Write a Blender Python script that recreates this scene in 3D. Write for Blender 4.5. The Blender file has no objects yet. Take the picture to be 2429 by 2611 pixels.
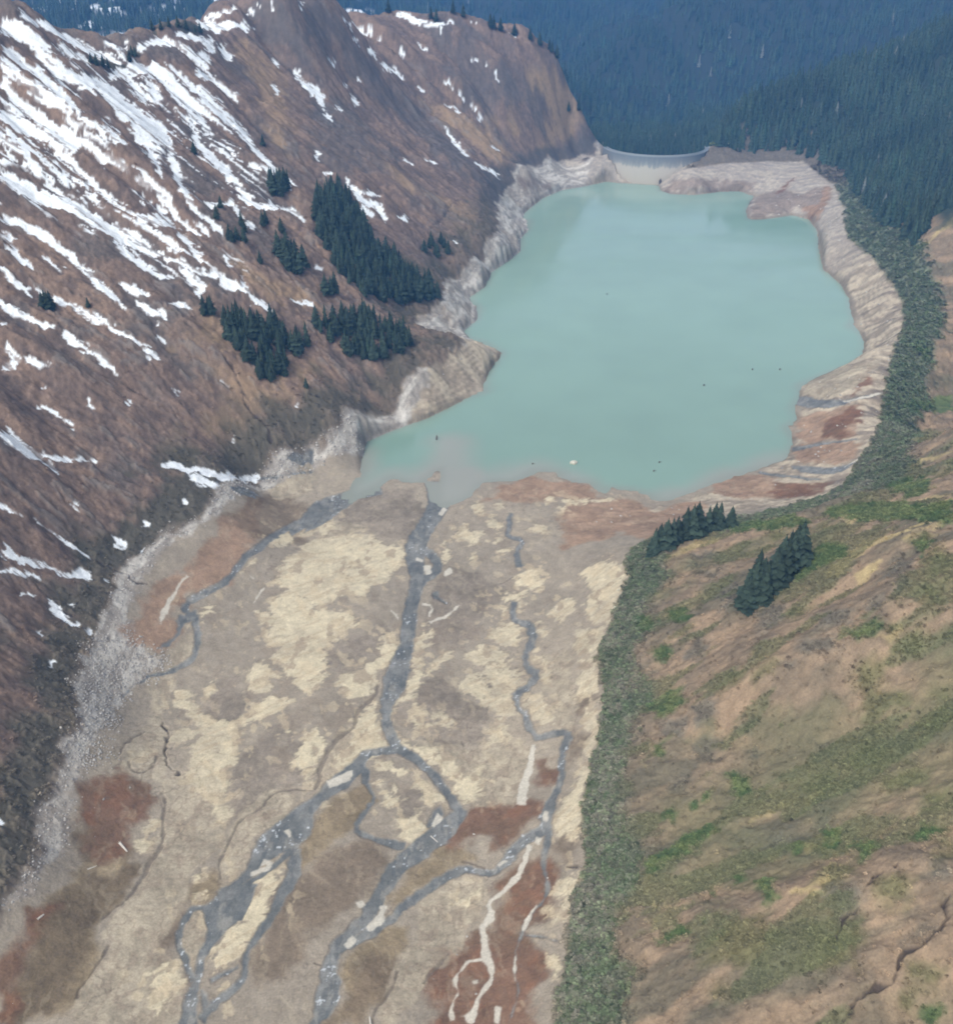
import bpy, bmesh, math, random
import numpy as np
R = math.radians
sc = bpy.context.scene
# ---------------------------------------------------------------- camera
W_PX, H_PX = 2429.0, 2611.0
CAMZ = 300.0
FPX = (H_PX/2)/math.tan(R(27.5))
PITCH = math.atan((H_PX/2+170)/FPX)
cam_d = bpy.data.cameras.new('camera'); cam = bpy.data.objects.new('camera', cam_d)
sc.collection.objects.link(cam); sc.camera = cam
cam.location = (0, 0, CAMZ); cam.rotation_euler = (math.pi/2-PITCH, 0, 0)
cam_d.sensor_fit = 'VERTICAL'; cam_d.angle = R(55); cam_d.clip_start = 0.5; cam_d.clip_end = 30000
sc.render.resolution_x = 952; sc.render.resolution_y = 1024
# ---------------------------------------------------------------- sky, sun, exposure
SUN_EL, SUN_AZ = R(48), R(215)          # direction the light comes from, azimuth from +Y clockwise
world = bpy.data.worlds.new('World'); sc.world = world; world.use_nodes = True
nt = world.node_tree; nt.nodes.clear()
sky = nt.nodes.new('ShaderNodeTexSky'); sky.sky_type = 'NISHITA'; sky.sun_disc = False
sky.sun_elevation = SUN_EL; sky.sun_rotation = SUN_AZ; sky.air_density = 1.0; sky.dust_density = 4.0; sky.ozone_density = 1.0
hsv = nt.nodes.new('ShaderNodeHueSaturation'); hsv.inputs['Saturation'].default_value = 0.16   # overcast: greyer sky
bg = nt.nodes.new('ShaderNodeBackground'); bg.inputs['Strength'].default_value = 0.15
wo = nt.nodes.new('ShaderNodeOutputWorld')
nt.links.new(sky.outputs[0], hsv.inputs['Color']); nt.links.new(hsv.outputs[0], bg.inputs['Color']); nt.links.new(bg.outputs[0], wo.inputs[0])
sun_d = bpy.data.lights.new('sun', 'SUN'); sun_d.energy = 1.3; sun_d.angle = R(14); sun_d.color = (1, 0.955, 0.87)
sun = bpy.data.objects.new('sun', sun_d); sc.collection.objects.link(sun)
sun.rotation_euler = (math.pi/2-SUN_EL, 0, math.pi-SUN_AZ)
sc.view_settings.view_transform = 'Standard'; sc.view_settings.look = 'None'
sc.view_settings.exposure = 0.45; sc.view_settings.gamma = 1

sc.cycles.pixel_filter_type = 'BLACKMAN_HARRIS'; sc.cycles.filter_width = 1.9
RES = 1.0      # terrain mesh resolution factor
rng = np.random.default_rng(7); random.seed(7)
# ---------------------------------------------------------------- helpers
sP, cP = math.sin(PITCH), math.cos(PITCH)
def rays(p):
    p = np.atleast_2d(np.asarray(p, float)); u = (p[:, 0]-W_PX/2)/FPX; a = (p[:, 1]-H_PX/2)/FPX
    return np.stack([u, cP-sP*a, -sP-cP*a], 1)
def onz(p, z):                 # where the sight line through a point of the photo meets the level z
    d = rays(p); t = (z-CAMZ)/d[:, 2]; return np.column_stack([d[:, 0]*t, d[:, 1]*t, np.full(len(d), z) if np.isscalar(z) else z])
def onY(p, Y):                 # ... and the depth Y
    d = rays(p); t = Y/d[:, 1]; return np.column_stack([d[:, 0]*t, d[:, 1]*t, CAMZ+d[:, 2]*t])
K = 800/1849.0
TL = dict(A=(0, 0), B=(800, 0), C=(1629, 0), D=(0, 700), E=(800, 1100), F=(1629, 700), G=(1629, 1200), H=(0, 1200), I=(0, 1811), J=(800, 1811), K=(1629, 1811), S=None)
def parse(s):
    out = []
    for line in s.strip().splitlines():
        line = line.strip()
        if not line: continue
        t, rest = line[0], line[1:]
        for piece in rest.split(';'):
            v = [tuple(float(q) for q in w.split(',')) for w in piece.split()]
            if not v: continue
            if t == 'S': out.append(np.array(v))
            else:
                o = TL[t]; out.append(np.array([(o[0]+q[0]*K, o[1]+q[1]*K)+tuple(k*K for k in q[2:]) for q in v]))
    return out
def hashn(ix, iy, seed):
    h = (ix.astype(np.int64)*374761393 + iy.astype(np.int64)*668265263 + seed*974634777) & 0xffffffff
    h = ((h ^ (h >> 13))*1274126177) & 0xffffffff
    h = h ^ (h >> 16)
    return (h & 0xffff).astype(np.float32)/65535.0
def vnoise(x, y, seed=0):
    fx = np.floor(x); fy = np.floor(y); ix = fx.astype(np.int32); iy = fy.astype(np.int32)
    tx = (x-fx).astype(np.float32); ty = (y-fy).astype(np.float32)
    tx = tx*tx*tx*(tx*(tx*6-15)+10); ty = ty*ty*ty*(ty*(ty*6-15)+10)
    a = hashn(ix, iy, seed); b = hashn(ix+1, iy, seed); c = hashn(ix, iy+1, seed); d = hashn(ix+1, iy+1, seed)
    return (a+(b-a)*tx+(c-a)*ty+(a-b-c+d)*tx*ty)*2-1
def fbm(x, y, s, oct=4, seed=0, gain=0.5):
    v = 0; a = 1; n = 0; c, q = math.cos(0.6), math.sin(0.6); x = x/s; y = y/s
    for i in range(oct):
        v = v+a*vnoise(x, y, seed+i*17); n += a; a *= gain
        x, y = (x*c-y*q)*2.03+7.1, (x*q+y*c)*2.03-3.7
    return v/n*1.5
def sstep(a, b, x):
    t = np.clip((x-a)/(b-a), 0, 1); return t*t*(3-2*t)
def poly_sd(poly, x, y):       # signed distance, negative inside
    d2 = np.full(x.shape, 1e18); ins = np.zeros(x.shape, bool); n = len(poly)
    for i in range(n):
        ax, ay = poly[i][:2]; bx, by = poly[(i+1) % n][:2]
        ex, ey = bx-ax, by-ay; L = ex*ex+ey*ey+1e-9
        t = np.clip(((x-ax)*ex+(y-ay)*ey)/L, 0, 1)
        d2 = np.minimum(d2, (x-ax-t*ex)**2+(y-ay-t*ey)**2)
        if ay != by:
            c = ((ay > y) != (by > y)) & (x < ex*(y-ay)/(by-ay)+ax)
            ins ^= c
    d = np.sqrt(d2); return np.where(ins, -d, d)
def line_d(pl, x, y):
    d2 = np.full(x.shape, 1e18); sd = np.zeros(x.shape)
    for i in range(len(pl)-1):
        ax, ay = pl[i][:2]; bx, by = pl[i+1][:2]; ex, ey = bx-ax, by-ay; L = ex*ex+ey*ey+1e-9
        t = np.clip(((x-ax)*ex+(y-ay)*ey)/L, 0, 1); q = (x-ax-t*ex)**2+(y-ay-t*ey)**2
        m = q < d2; d2 = np.where(m, q, d2); sd = np.where(m, np.sign(ex*(y-ay)-ey*(x-ax)), sd)
    return np.sqrt(d2)*sd      # positive to the left of the direction of travel
def resample(pl, step):
    pl = np.asarray(pl, float); out = [pl[0]]
    for a, b in zip(pl[:-1], pl[1:]):
        n = max(1, int(np.hypot(*(b-a)[:2])/step))
        for k in range(1, n+1): out.append(a+(b-a)*k/n)
    return np.array(out)
def smooth_line(p, it=2):
    p = np.asarray(p, float)
    for _ in range(it):
        q = [p[0]]
        for a, b in zip(p[:-1], p[1:]): q += [a*.75+b*.25, a*.25+b*.75]
        q.append(p[-1]); p = np.array(q)
    return p
def lin(r, g, b):
    c = np.array([r, g, b], float)/255; return np.where(c < .04045, c/12.92, ((c+.055)/1.055)**2.4)
def mat(name):
    m = bpy.data.materials.new(name); m.use_nodes = True; return m, m.node_tree, m.node_tree.nodes['Principled BSDF']
def tag(o, label=None, cat=None, group=None, kind=None):
    for k, v in (('label', label), ('category', cat), ('group', group), ('kind', kind)):
        if v: o[k] = v
    return o
def mesh_np(name, verts, faces, material=None, smooth=False, cols=None, extra=None, parent=None, colname='Col'):
    me = bpy.data.meshes.new(name); n = len(verts)
    faces = np.asarray(faces, np.int32); k = faces.shape[1]; nf = len(faces)
    me.vertices.add(n); me.vertices.foreach_set('co', np.asarray(verts, np.float32).ravel())
    me.loops.add(nf*k); me.loops.foreach_set('vertex_index', faces.ravel())
    me.polygons.add(nf); me.polygons.foreach_set('loop_start', np.arange(0, nf*k, k, dtype=np.int32))
    me.polygons.foreach_set('loop_total', np.full(nf, k, np.int32))
    if smooth: me.polygons.foreach_set('use_smooth', np.ones(nf, bool))
    me.update(calc_edges=True)
    if cols is not None:
        at = me.attributes.new(colname, 'FLOAT_COLOR', 'POINT'); c = np.ones((n, 4), np.float32); c[:, :cols.shape[1]] = cols
        at.data.foreach_set('color', c.ravel())
    if extra is not None:
        for kx, v in extra.items():
            at = me.attributes.new(kx, 'FLOAT', 'POINT'); at.data.foreach_set('value', np.asarray(v, np.float32))
    if material: me.materials.append(material)
    o = bpy.data.objects.new(name, me); sc.collection.objects.link(o)
    if parent: o.parent = parent
    return o
# ================================================================ outlines read off the photograph (photo or crop pixels); every one is laid on the ground below
LAKE = parse('''S917,1174 930,1126 990,1100 1090,1064 1182,1018 1241,998 1235,966 1248,939 1281,900 1235,874 1189,860 1178,843 1215,815 1222,785 1192,760 1233,731 1252,692 1298,662 1323,640 1326,606 1347,584 1352,562 1330,554 1336,541 1380,506 1427,485 1492,474 1546,462 1589,468 1649,472 1681,473 1684,487 1714,495 1773,496 1838,488 1887,487 1922,500 1903,538 1908,560 1935,560 2022,548 2065,560 2087,592 2088,627 2101,688 2144,723 2166,761 2168,782 2176,812 2166,834 2196,851 2207,877 2200,908 2170,929 2118,949 2031,983 2040,1007 2018,1042 2034,1068 1999,1092 2023,1124 2010,1176 1941,1193 1858,1215 1793,1245 1741,1267 1680,1284 1655,1262 1600,1247 1557,1243 1531,1266 1512,1232 1449,1225 1411,1212 1427,1202 1362,1200 1319,1225 1267,1228 1229,1232 1204,1265 1158,1288 1110,1282 1108,1250 1122,1215 1118,1196 1100,1212 1078,1232 1042,1232 999,1217 964,1243 895,1270 887,1250 921,1212''')[0]
RINGL = parse('''S1534,376 1492,412 1419,414 1319,448 1267,519 1272,593 1202,653 1133,710 1127,762 1050,822 1100,846 1188,868 1150,893 1060,945 985,1000 890,1040 830,1095 710,1128 601,1202 558,1254 519,1319 433,1358 368,1414 303,1461 260,1581 212,1654 208,1719 195,1806 173,1889 130,1993 104,2079 80,2190 26,2265 -80,2420 -260,2700''')[0]
RINGR = parse('''S1741,430 1811,422 1957,411 2044,411 2131,480 2148,541 2157,606 2217,653 2252,692 2295,757 2308,808 2295,847 2278,890 2269,942 2248,1003 2243,1068 2235,1107 2196,1167 2144,1241 2105,1267 1997,1293 1871,1327 1750,1350 1660,1372 1600,1400 1592,1468 1579,1533 1544,1619 1518,1675 1528,1740 1535,1792 1531,1854 1510,1941 1488,2019 1485,2100 1492,2222 1466,2295 1445,2395 1436,2482 1406,2611 1370,2850''')[0]
TOEL = parse('''S1000,1120 800,1192 649,1262 597,1327 498,1429 424,1460 359,1546 329,1633 400,1700 311,1790 277,1892 242,1975 215,2080 190,2200 120,2330 0,2450 -150,2650''')[0]
SNOW = parse('''
A0,150,120 110,160,110 230,260,120 330,400,110 450,450,90 560,480,90 640,520,100 740,640,140 850,740,170 950,790,120 1000,850,40 1020,940,50 1050,1060,60 1100,1160,60 1160,1240,50 1230,1290,25 1290,1340,30 1320,1390,15;120,85,30 270,135,60 350,175,60 420,235,70 520,285,70 640,325,60 730,350,25;330,240,60 420,310,60 500,350,30;0,350,110 60,410,90 140,470,90 230,530,90 330,590,80 390,630,60 420,700,30 460,780,25;30,260,60 120,350,70 220,430,60 340,520,70 430,610,50 500,690,45 600,750,50 680,800,60 720,850,35
A0,480,60 80,560,70 200,660,90 330,740,90 450,800,80 560,870,70 660,940,50 750,990,20;0,640,130 100,700,130 220,770,110 340,810,80 460,850,60;0,1020,70 90,1060,110 200,1130,110 330,1180,120 430,1220,70 560,1300,80 700,1380,100 820,1430,90 950,1490,65 1050,1540,40 1150,1570,40 1230,1600,50 1280,1620,25;270,1060,25 420,1180,35 560,1260,30 700,1340,30 850,1420,25
A330,860,35 440,960,40 560,1090,35 680,1200,30 780,1260,50 870,1280,90 960,1300,100 1020,1320,60;770,980,15 860,1040,40 930,1100,60 980,1170,60 1020,1230,60 1050,1270,50 1100,1320,40 1180,1390,20;720,1460,30 820,1540,50 920,1600,50 1020,1630,25;1040,1570,25 1120,1620,50 1180,1670,60 1200,1700,60 1160,1730,50;1290,1630,30 1370,1680,60 1440,1690,50;1470,1730,25 1540,1770,50 1590,1820,45
A0,1270,80 100,1300,80 190,1340,80 280,1400,60 380,1480,50 480,1560,50 560,1620,45 600,1690,35 680,1750,35 740,1810,20;0,1560,25 60,1630,40 130,1680,50 200,1690,30 260,1715,10;0,1380,30 80,1410,30;60,1455,30 85,1460,35 100,1500,30 150,1550,40 190,1570,20;700,1660,20 760,1690,60 820,1710,50 870,1730,20;1060,1370,30 1120,1430,30 1170,1500,35 1200,1535,25;970,1410,20 1000,1440,35 1020,1465,20;1160,1300,25 1200,1350,35 1235,1390,20
A640,440,60 720,420,80 840,380,90 930,400,110 1000,470,120 1060,560,110 1130,620,110 1200,620,100 1280,640,80 1350,700,60 1430,780,50 1500,870,35 1560,940,30 1620,1010,40 1680,1050,50 1725,1100,30;800,285,40 880,245,50 980,235,50 1080,270,70 1150,330,80 1220,340,90 1210,400,30;1160,120,60 1250,150,110 1330,150,90 1380,130,40 1480,170,30;1220,220,100 1240,300,60;1150,95,40 1250,85,30 1330,65,25 1380,42,30;1310,250,30 1320,320,60 1360,330,60;1040,190,40 1130,215,60 1180,220,60
A1150,420,30 1210,440,50 1290,490,50 1350,540,60 1400,570,60;1000,370,20 1060,430,30 1120,490,60 1200,540,60 1260,600,60;1110,640,40 1130,700,60 1150,780,40 1180,850,50 1240,920,60 1320,990,70 1370,1050,50 1420,1100,35 1480,1150,30;1160,690,90 1200,740,60 1235,780,25;1410,1140,50 1480,1190,70 1560,1220,50 1650,1220,30 1700,1220,50 1750,1260,25 1780,1290,15;1200,1180,30 1250,1190,25 1340,1195,20 1390,1180,40;1390,1210,25 1415,1270,30;1450,1300,20 1490,1325,25;800,800,60 870,830,60 890,900,45 920,960,45 950,1010,25
A730,420,70 800,500,50 850,590,30;900,500,60 940,580,60;820,1060,25 860,1100,30;840,1150,35 870,1190,25;930,1190,30 965,1250,30;1455,55,60 1490,65,60;1525,18,35 1540,20,30;1600,15,35 1620,15,30;1760,12,30 1780,14,20;1470,960,25 1540,990,25 1600,1010,25;1730,400,25 1780,470,50 1849,550,60;1600,490,20 1640,540,40;1600,345,25 1630,360,20;1730,1760,20 1849,1800,40;250,1500,12 300,1540,22 370,1580,12;480,510,30 550,520,45;1330,1500,20 1345,1550,25;1430,1610,10 1480,1800,8
B0,490,60 30,570,60 60,610,40;60,660,25 110,700,15;190,130,25 220,130,25;240,140,25 290,175,35 340,195,25;370,215,30 390,220,25;240,235,25 255,240,20;340,300,30 365,325,20;400,385,20 450,405,30 520,445,20;490,285,25 530,315,30;480,70,40 540,85,40 600,120,60 650,135,35 720,140,20 830,130,12;740,150,40 760,185,35;735,60,30 800,65,20;920,100,25 940,120,20;1160,190,20 1190,208,20;615,255,15 670,300,15;915,340,12 965,355,12;1020,370,12 1045,395,10;1070,430,20 1095,460,12;80,330,15 120,370,20;230,570,15 255,605,20;185,495,25 200,505,20;260,465,25 275,475,20;140,635,25 155,645,20
B610,510,12 655,545,20;780,480,12 815,540,20;850,535,10 890,575,10;780,620,12 855,650,15;920,615,15 940,640,10 990,705,10;770,740,15 800,780,15 825,820,25 860,880,20 905,920,18;940,945,12 1010,985,20 1085,1030,25;1050,850,12 1080,880,15;530,935,20 580,965,20;650,930,12 720,960,15;80,1012,30 100,1018,25;180,1040,15 215,1080,25 250,1120,60 310,1190,50 380,1210,70 400,1240,50 430,1295,40;310,1120,30 370,1145,25;260,1200,40 310,1240,40 350,1275,25;500,1275,10 545,1280,25;820,1415,12 850,1425,12;0,1555,25 45,1575,15;810,1720,12 860,1745,15;20,880,15 30,940,15
D0,110,50 0,150,60 70,190,50 130,215,40 190,270,50 250,290,40 310,295,20;10,265,25 25,275,25;360,315,15 420,370,40 500,430,45 580,480,50 640,530,35 700,580,15;40,430,50 100,490,60 70,530,60 20,550,40;150,510,40 230,515,30 290,525,20;330,130,20 430,180,45 520,240,40 620,290,45 720,330,40 820,390,40 890,415,15;850,440,20 900,460,50 940,460,30;850,480,20 870,495,20;800,150,20 840,190,50 900,210,60 990,225,25;1010,155,30 1060,170,35 1120,185,25;930,360,20 970,385,20;915,270,25 935,285,20;262,640,28 280,650,25;730,728,25 748,735,20;500,740,20 535,765,25;240,770,12 300,790,15 345,830,20 430,890,15
D0,900,110 70,960,90 120,1010,80 200,1050,60 300,1075,45 400,1080,25 560,1075,8;290,1110,40 340,1150,20;970,1105,15 1030,1120,40 1100,1135,60 1160,1140,50 1230,1160,50 1310,1180,50 1400,1200,40 1520,1200,25;1300,610,25 1345,640,12;1025,680,20 1048,682,20;1735,775,25 1750,765,20;1370,955,25 1382,958,20;1078,1325,20 1095,1327,15;0,1340,30 50,1375,35 100,1405,12;440,1352,30 465,1370,30;200,1425,20 280,1480,40 360,1540,45 440,1600,40 520,1645,15;680,1540,30 710,1560,60 700,1590,30;840,1465,22 860,1465,22;835,1610,35 860,1618,35;0,1590,60 80,1660,60 200,1690,55 320,1730,50 420,1760,45 500,1760,70 530,1790,30;0,1715,40 80,1745,30 230,1765,15;630,1800,18 650,1800,18
H100,710,15 180,720,25;270,740,20 320,780,25 350,830,70 400,880,30 460,895,25;400,775,20 430,785,22;300,1125,25 320,1125,20;230,940,20 255,942,18;500,950,10 520,920,10
I0,640,22 15,650,15
''')
SPECK = parse('''
A0,560 200,680 330,800 420,860 360,880 450,1000 560,1090 620,1180 520,1200 400,1130 260,1040 120,960 0,950
A200,380 420,470 460,560 330,560 210,470
A760,400 900,420 960,560 880,620 790,560
A780,760 900,760 960,880 900,960 830,880
A600,260 740,250 740,340 640,320
A480,1320 720,1420 900,1560 880,1580 700,1480 520,1370
D1100,1170 1200,1170 1340,1270 1300,1290 1180,1230
A640,700 740,820 700,870 600,780
A400,1100 560,1200 800,1260 600,1230
''')
# far snowfields on the mountain behind the left ridge
FARSNOW = parse('''
A0,10 30,20 20,50 0,50;240,20 300,20 310,50 250,50;560,30 600,60 580,70 550,50;640,60 680,70 670,100 640,80;870,60 900,50 940,120 900,130;960,10 1060,0 1080,60 1020,80 970,50;660,200 720,215 710,240 660,230
''')
STREAM = parse('''
E750,300,200 745,350,170 740,420,130 710,480,110 640,590,110 590,680,120 600,790,110 620,880,90 590,960,90 570,1060,90 560,1170,95 540,1290,90 500,1400,130 480,1480,140 440,1580,90 420,1680,60 440,1770,70 480,1849,80
E640,690,50 720,750,60 740,800,50 690,850,60 640,870,50
E740,950,25 700,960,30 760,1000,20 790,1015,10
J410,50,50 440,130,60 480,210,70 560,260,50 640,320,60 720,400,60 800,500,60 840,570,70 880,590,60
J890,570,50 840,640,100 760,710,130 680,780,130 580,850,130 490,920,110 430,1010,100 380,1100,90 330,1190,90 250,1280,80 170,1370,90 110,1440,90 90,1520,110 90,1620,140 80,1720,140 40,1800,90 0,1849,60 -40,1920,90
J760,590,60 700,640,50 670,700,40
J490,230,50 400,240,50 310,250,50 270,320,90 180,400,110 90,470,90 20,530,70 -70,620,130 -150,700,150 -230,760,150 -310,830,110 -370,950,60 -450,1030,50 -530,1090,120 -520,1180,170 -560,1250,130 -610,1330,60 -650,1420,50 -670,1520,50 -700,1620,60 -730,1720,90 -740,1849,120 -760,1950,140
J270,320,60 320,390,60 300,440,30
I1760,760,50 1700,850,40 1600,930,30 1500,1000,30 1400,1050,40
I1740,820,60 1740,880,80 1730,970,90 1660,1080,70 1620,1180,60 1570,1270,60 1500,1340,50 1460,1420,40 1450,1500,50 1440,1580,50 1390,1640,50 1300,1690,50 1230,1760,60 1180,1830,60
I1230,1160,40 1140,1160,35 1100,1210,45 1060,1290,50 1050,1370,45 1080,1450,45 1110,1530,50 1140,1600,60
I1420,1510,30 1330,1540,30 1240,1590,30
I1180,1640,30 1210,1700,30 1200,1800,50
J310,430,35 360,520,28 300,590,36 240,700,36 300,740,36 400,770,40 480,790,60 540,800,50
E1240,1640,40 1240,1680,40 1280,1770,40 1320,1810,40 1400,1780,40 1490,1770,60 1500,1830,50
J1490,130,50 1490,200,60 1450,260,35 1460,350,50 1450,430,50 1410,530,60 1360,620,70 1370,700,70 1270,740,70 1180,820,70 1120,900,60 1060,960,50 960,950,45 870,930,50 790,980,60 700,1030,60 610,1100,50 520,1150,50 470,1220,50 380,1290,70 280,1340,60 190,1390,50
J1380,700,50 1380,750,50 1350,870,28 1350,950,28 1380,1030,28 1370,1100,22 1300,1180,22 1240,1260,22 1210,1350,20 1180,1450,15 1190,1560,15 1210,1640,13 1190,1730,10 1150,1849,10
J1240,1330,9 1340,1330,8 1460,1365,7
E1160,480,30 1150,560,35 1140,620,30 1250,640,25 1190,700,35 1210,800,40
E1180,1000,35 1170,1090,40 1210,1130,40 1270,1130,40 1290,1190,60 1280,1260,45 1240,1310,35 1260,1400,45 1320,1430,50 1280,1490,35 1200,1540,45 1190,1600,40 1240,1680,40
E400,340,60 200,380,60 60,440,100 0,480,90 -60,540,60 -140,600,50
H1849,270,45 1760,310,40 1660,350,40 1560,430,50 1450,500,45 1400,570,45 1350,640,45 1230,710,45 1120,760,40 1080,800,40 1120,860,60 1060,880,60 1060,930,30 1010,1010,25 900,1060,10
H1130,820,60 1150,880,50 1170,950,50 1160,1060,40 1110,1130,40 1000,1190,25 900,1200,15 780,1270,15 720,1330,10
D1520,1200,20 1650,1185,18 1849,1160,10
F920,740,50 1060,760,60 1180,760,35 1250,735,15 1430,700,14
F900,1030,25 1060,1000,14 1280,970,8
F900,1135,20 1000,1150,45 1120,1160,45 1210,1140,25 1310,1080,8
F700,1165,16 900,1190,16 1060,1210,14
''')
CREEK = parse('''
E385,1490,18 360,1570,20 300,1610,20 240,1663,22 252,1730,20 180,1783,20 100,1853,22 60,1943,24 30,1993,22 42,2043,26 0,2110,16
I1840,470,8 1700,460,8 1590,500,10 1540,580,10 1420,640,10 1380,720,12 1330,830,10 1290,920,9 1300,990,7
I860,120,7 790,160,8 720,210,9 690,290,8
I960,480,10 975,560,14 950,640,12 970,700,16 960,800,22 880,900,22 860,960,20 790,1060,10 740,1130,9 690,1150,8 600,1230,7
I640,1390,7 570,1500,8 510,1590,8 460,1640,7 450,1700,6
J0,1490,9 40,1500,9
J500,1540,8 480,1600,9 430,1690,9 370,1760,8 340,1849,8
J650,1600,9 700,1540,7 800,1430,6
E880,1850,6 860,1800,5
E700,960,16 730,960,14 760,1000,12 795,1012,8
I925,270,8 900,330,8 840,370,8 770,350,8 765,300,6
E1100,900,5 1180,860,5
J880,880,14 960,910,12 1010,930,8
''')
DITCH = parse('''
D1330,490,8 1400,620,8 1460,770,8 1560,900,10 1600,980,9;700,580,7 780,680,7 870,720,6;980,730,6 1050,850,5;1060,740,5 1180,870,5
H130,600,7 250,700,8 330,770,7 430,850,6;520,490,9 700,600,10 860,670,9;960,1480,14 980,1600,13 990,1730,13 1050,1800,13
K1849,1100,14 1790,1220,18 1700,1350,18 1600,1410,24 1500,1530,16 1420,1620,18 1300,1740,16 1200,1830,16
K1500,900,9 1400,970,9 1340,1060,8 1320,1120,7
K1290,1180,10 1210,1270,14 1160,1330,8
J1500,930,9 1560,930,6
B0,1300,8 0,1500,5
B650,1380,8 850,1190,5
''')
PALECH = parse('''
J1270,800,35 1240,900,30 1190,1000,28 1110,1080,28 1030,1130,30 1060,1200,50 1000,1260,35 1000,1350,30 1010,1420,70 1020,1480,50 1050,1560,28 1020,1630,22 970,1690,22 950,1760,25 900,1830,70
J1000,1470,20 900,1480,20 850,1540,20 830,1600,20 850,1660,14 810,1730,14 820,1830,14
J1310,1150,18 1260,1230,24 1230,1300,18
J1290,200,25 1270,330,40 1240,450,50 1220,560,60
J1090,1750,30 1080,1849,30;1180,1450,10 1190,1600,14;950,1590,20 955,1610,25
J1370,590,28 1360,650,24;1330,745,30 1310,790,30
J80,440,40 190,390,55 225,370,20
J750,620,40 700,690,24;410,1150,40 390,1230,60 320,1290,30;240,1340,30 190,1390,30;1080,920,30 1130,880,20
J270,1130,40 290,1160,35
E770,450,30 740,490,25;650,820,60 690,810,40;600,745,20 640,765,20;770,840,30 810,820,30
H1100,620,14 1040,700,12 1000,780,30 960,860,30 940,910,10
H1490,780,10 1560,690,8;1500,640,10 1470,620,8
I1540,900,60 1600,920,40 1480,960,20;1690,700,30 1710,740,20
E640,1020,14 700,1030,12 680,1090,10;860,1020,10 790,1080,14 690,1130,18;450,1050,12 500,1100,12
F1200,745,8 1430,700,12;1210,1130,5 1310,1080,7
''')
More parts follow.
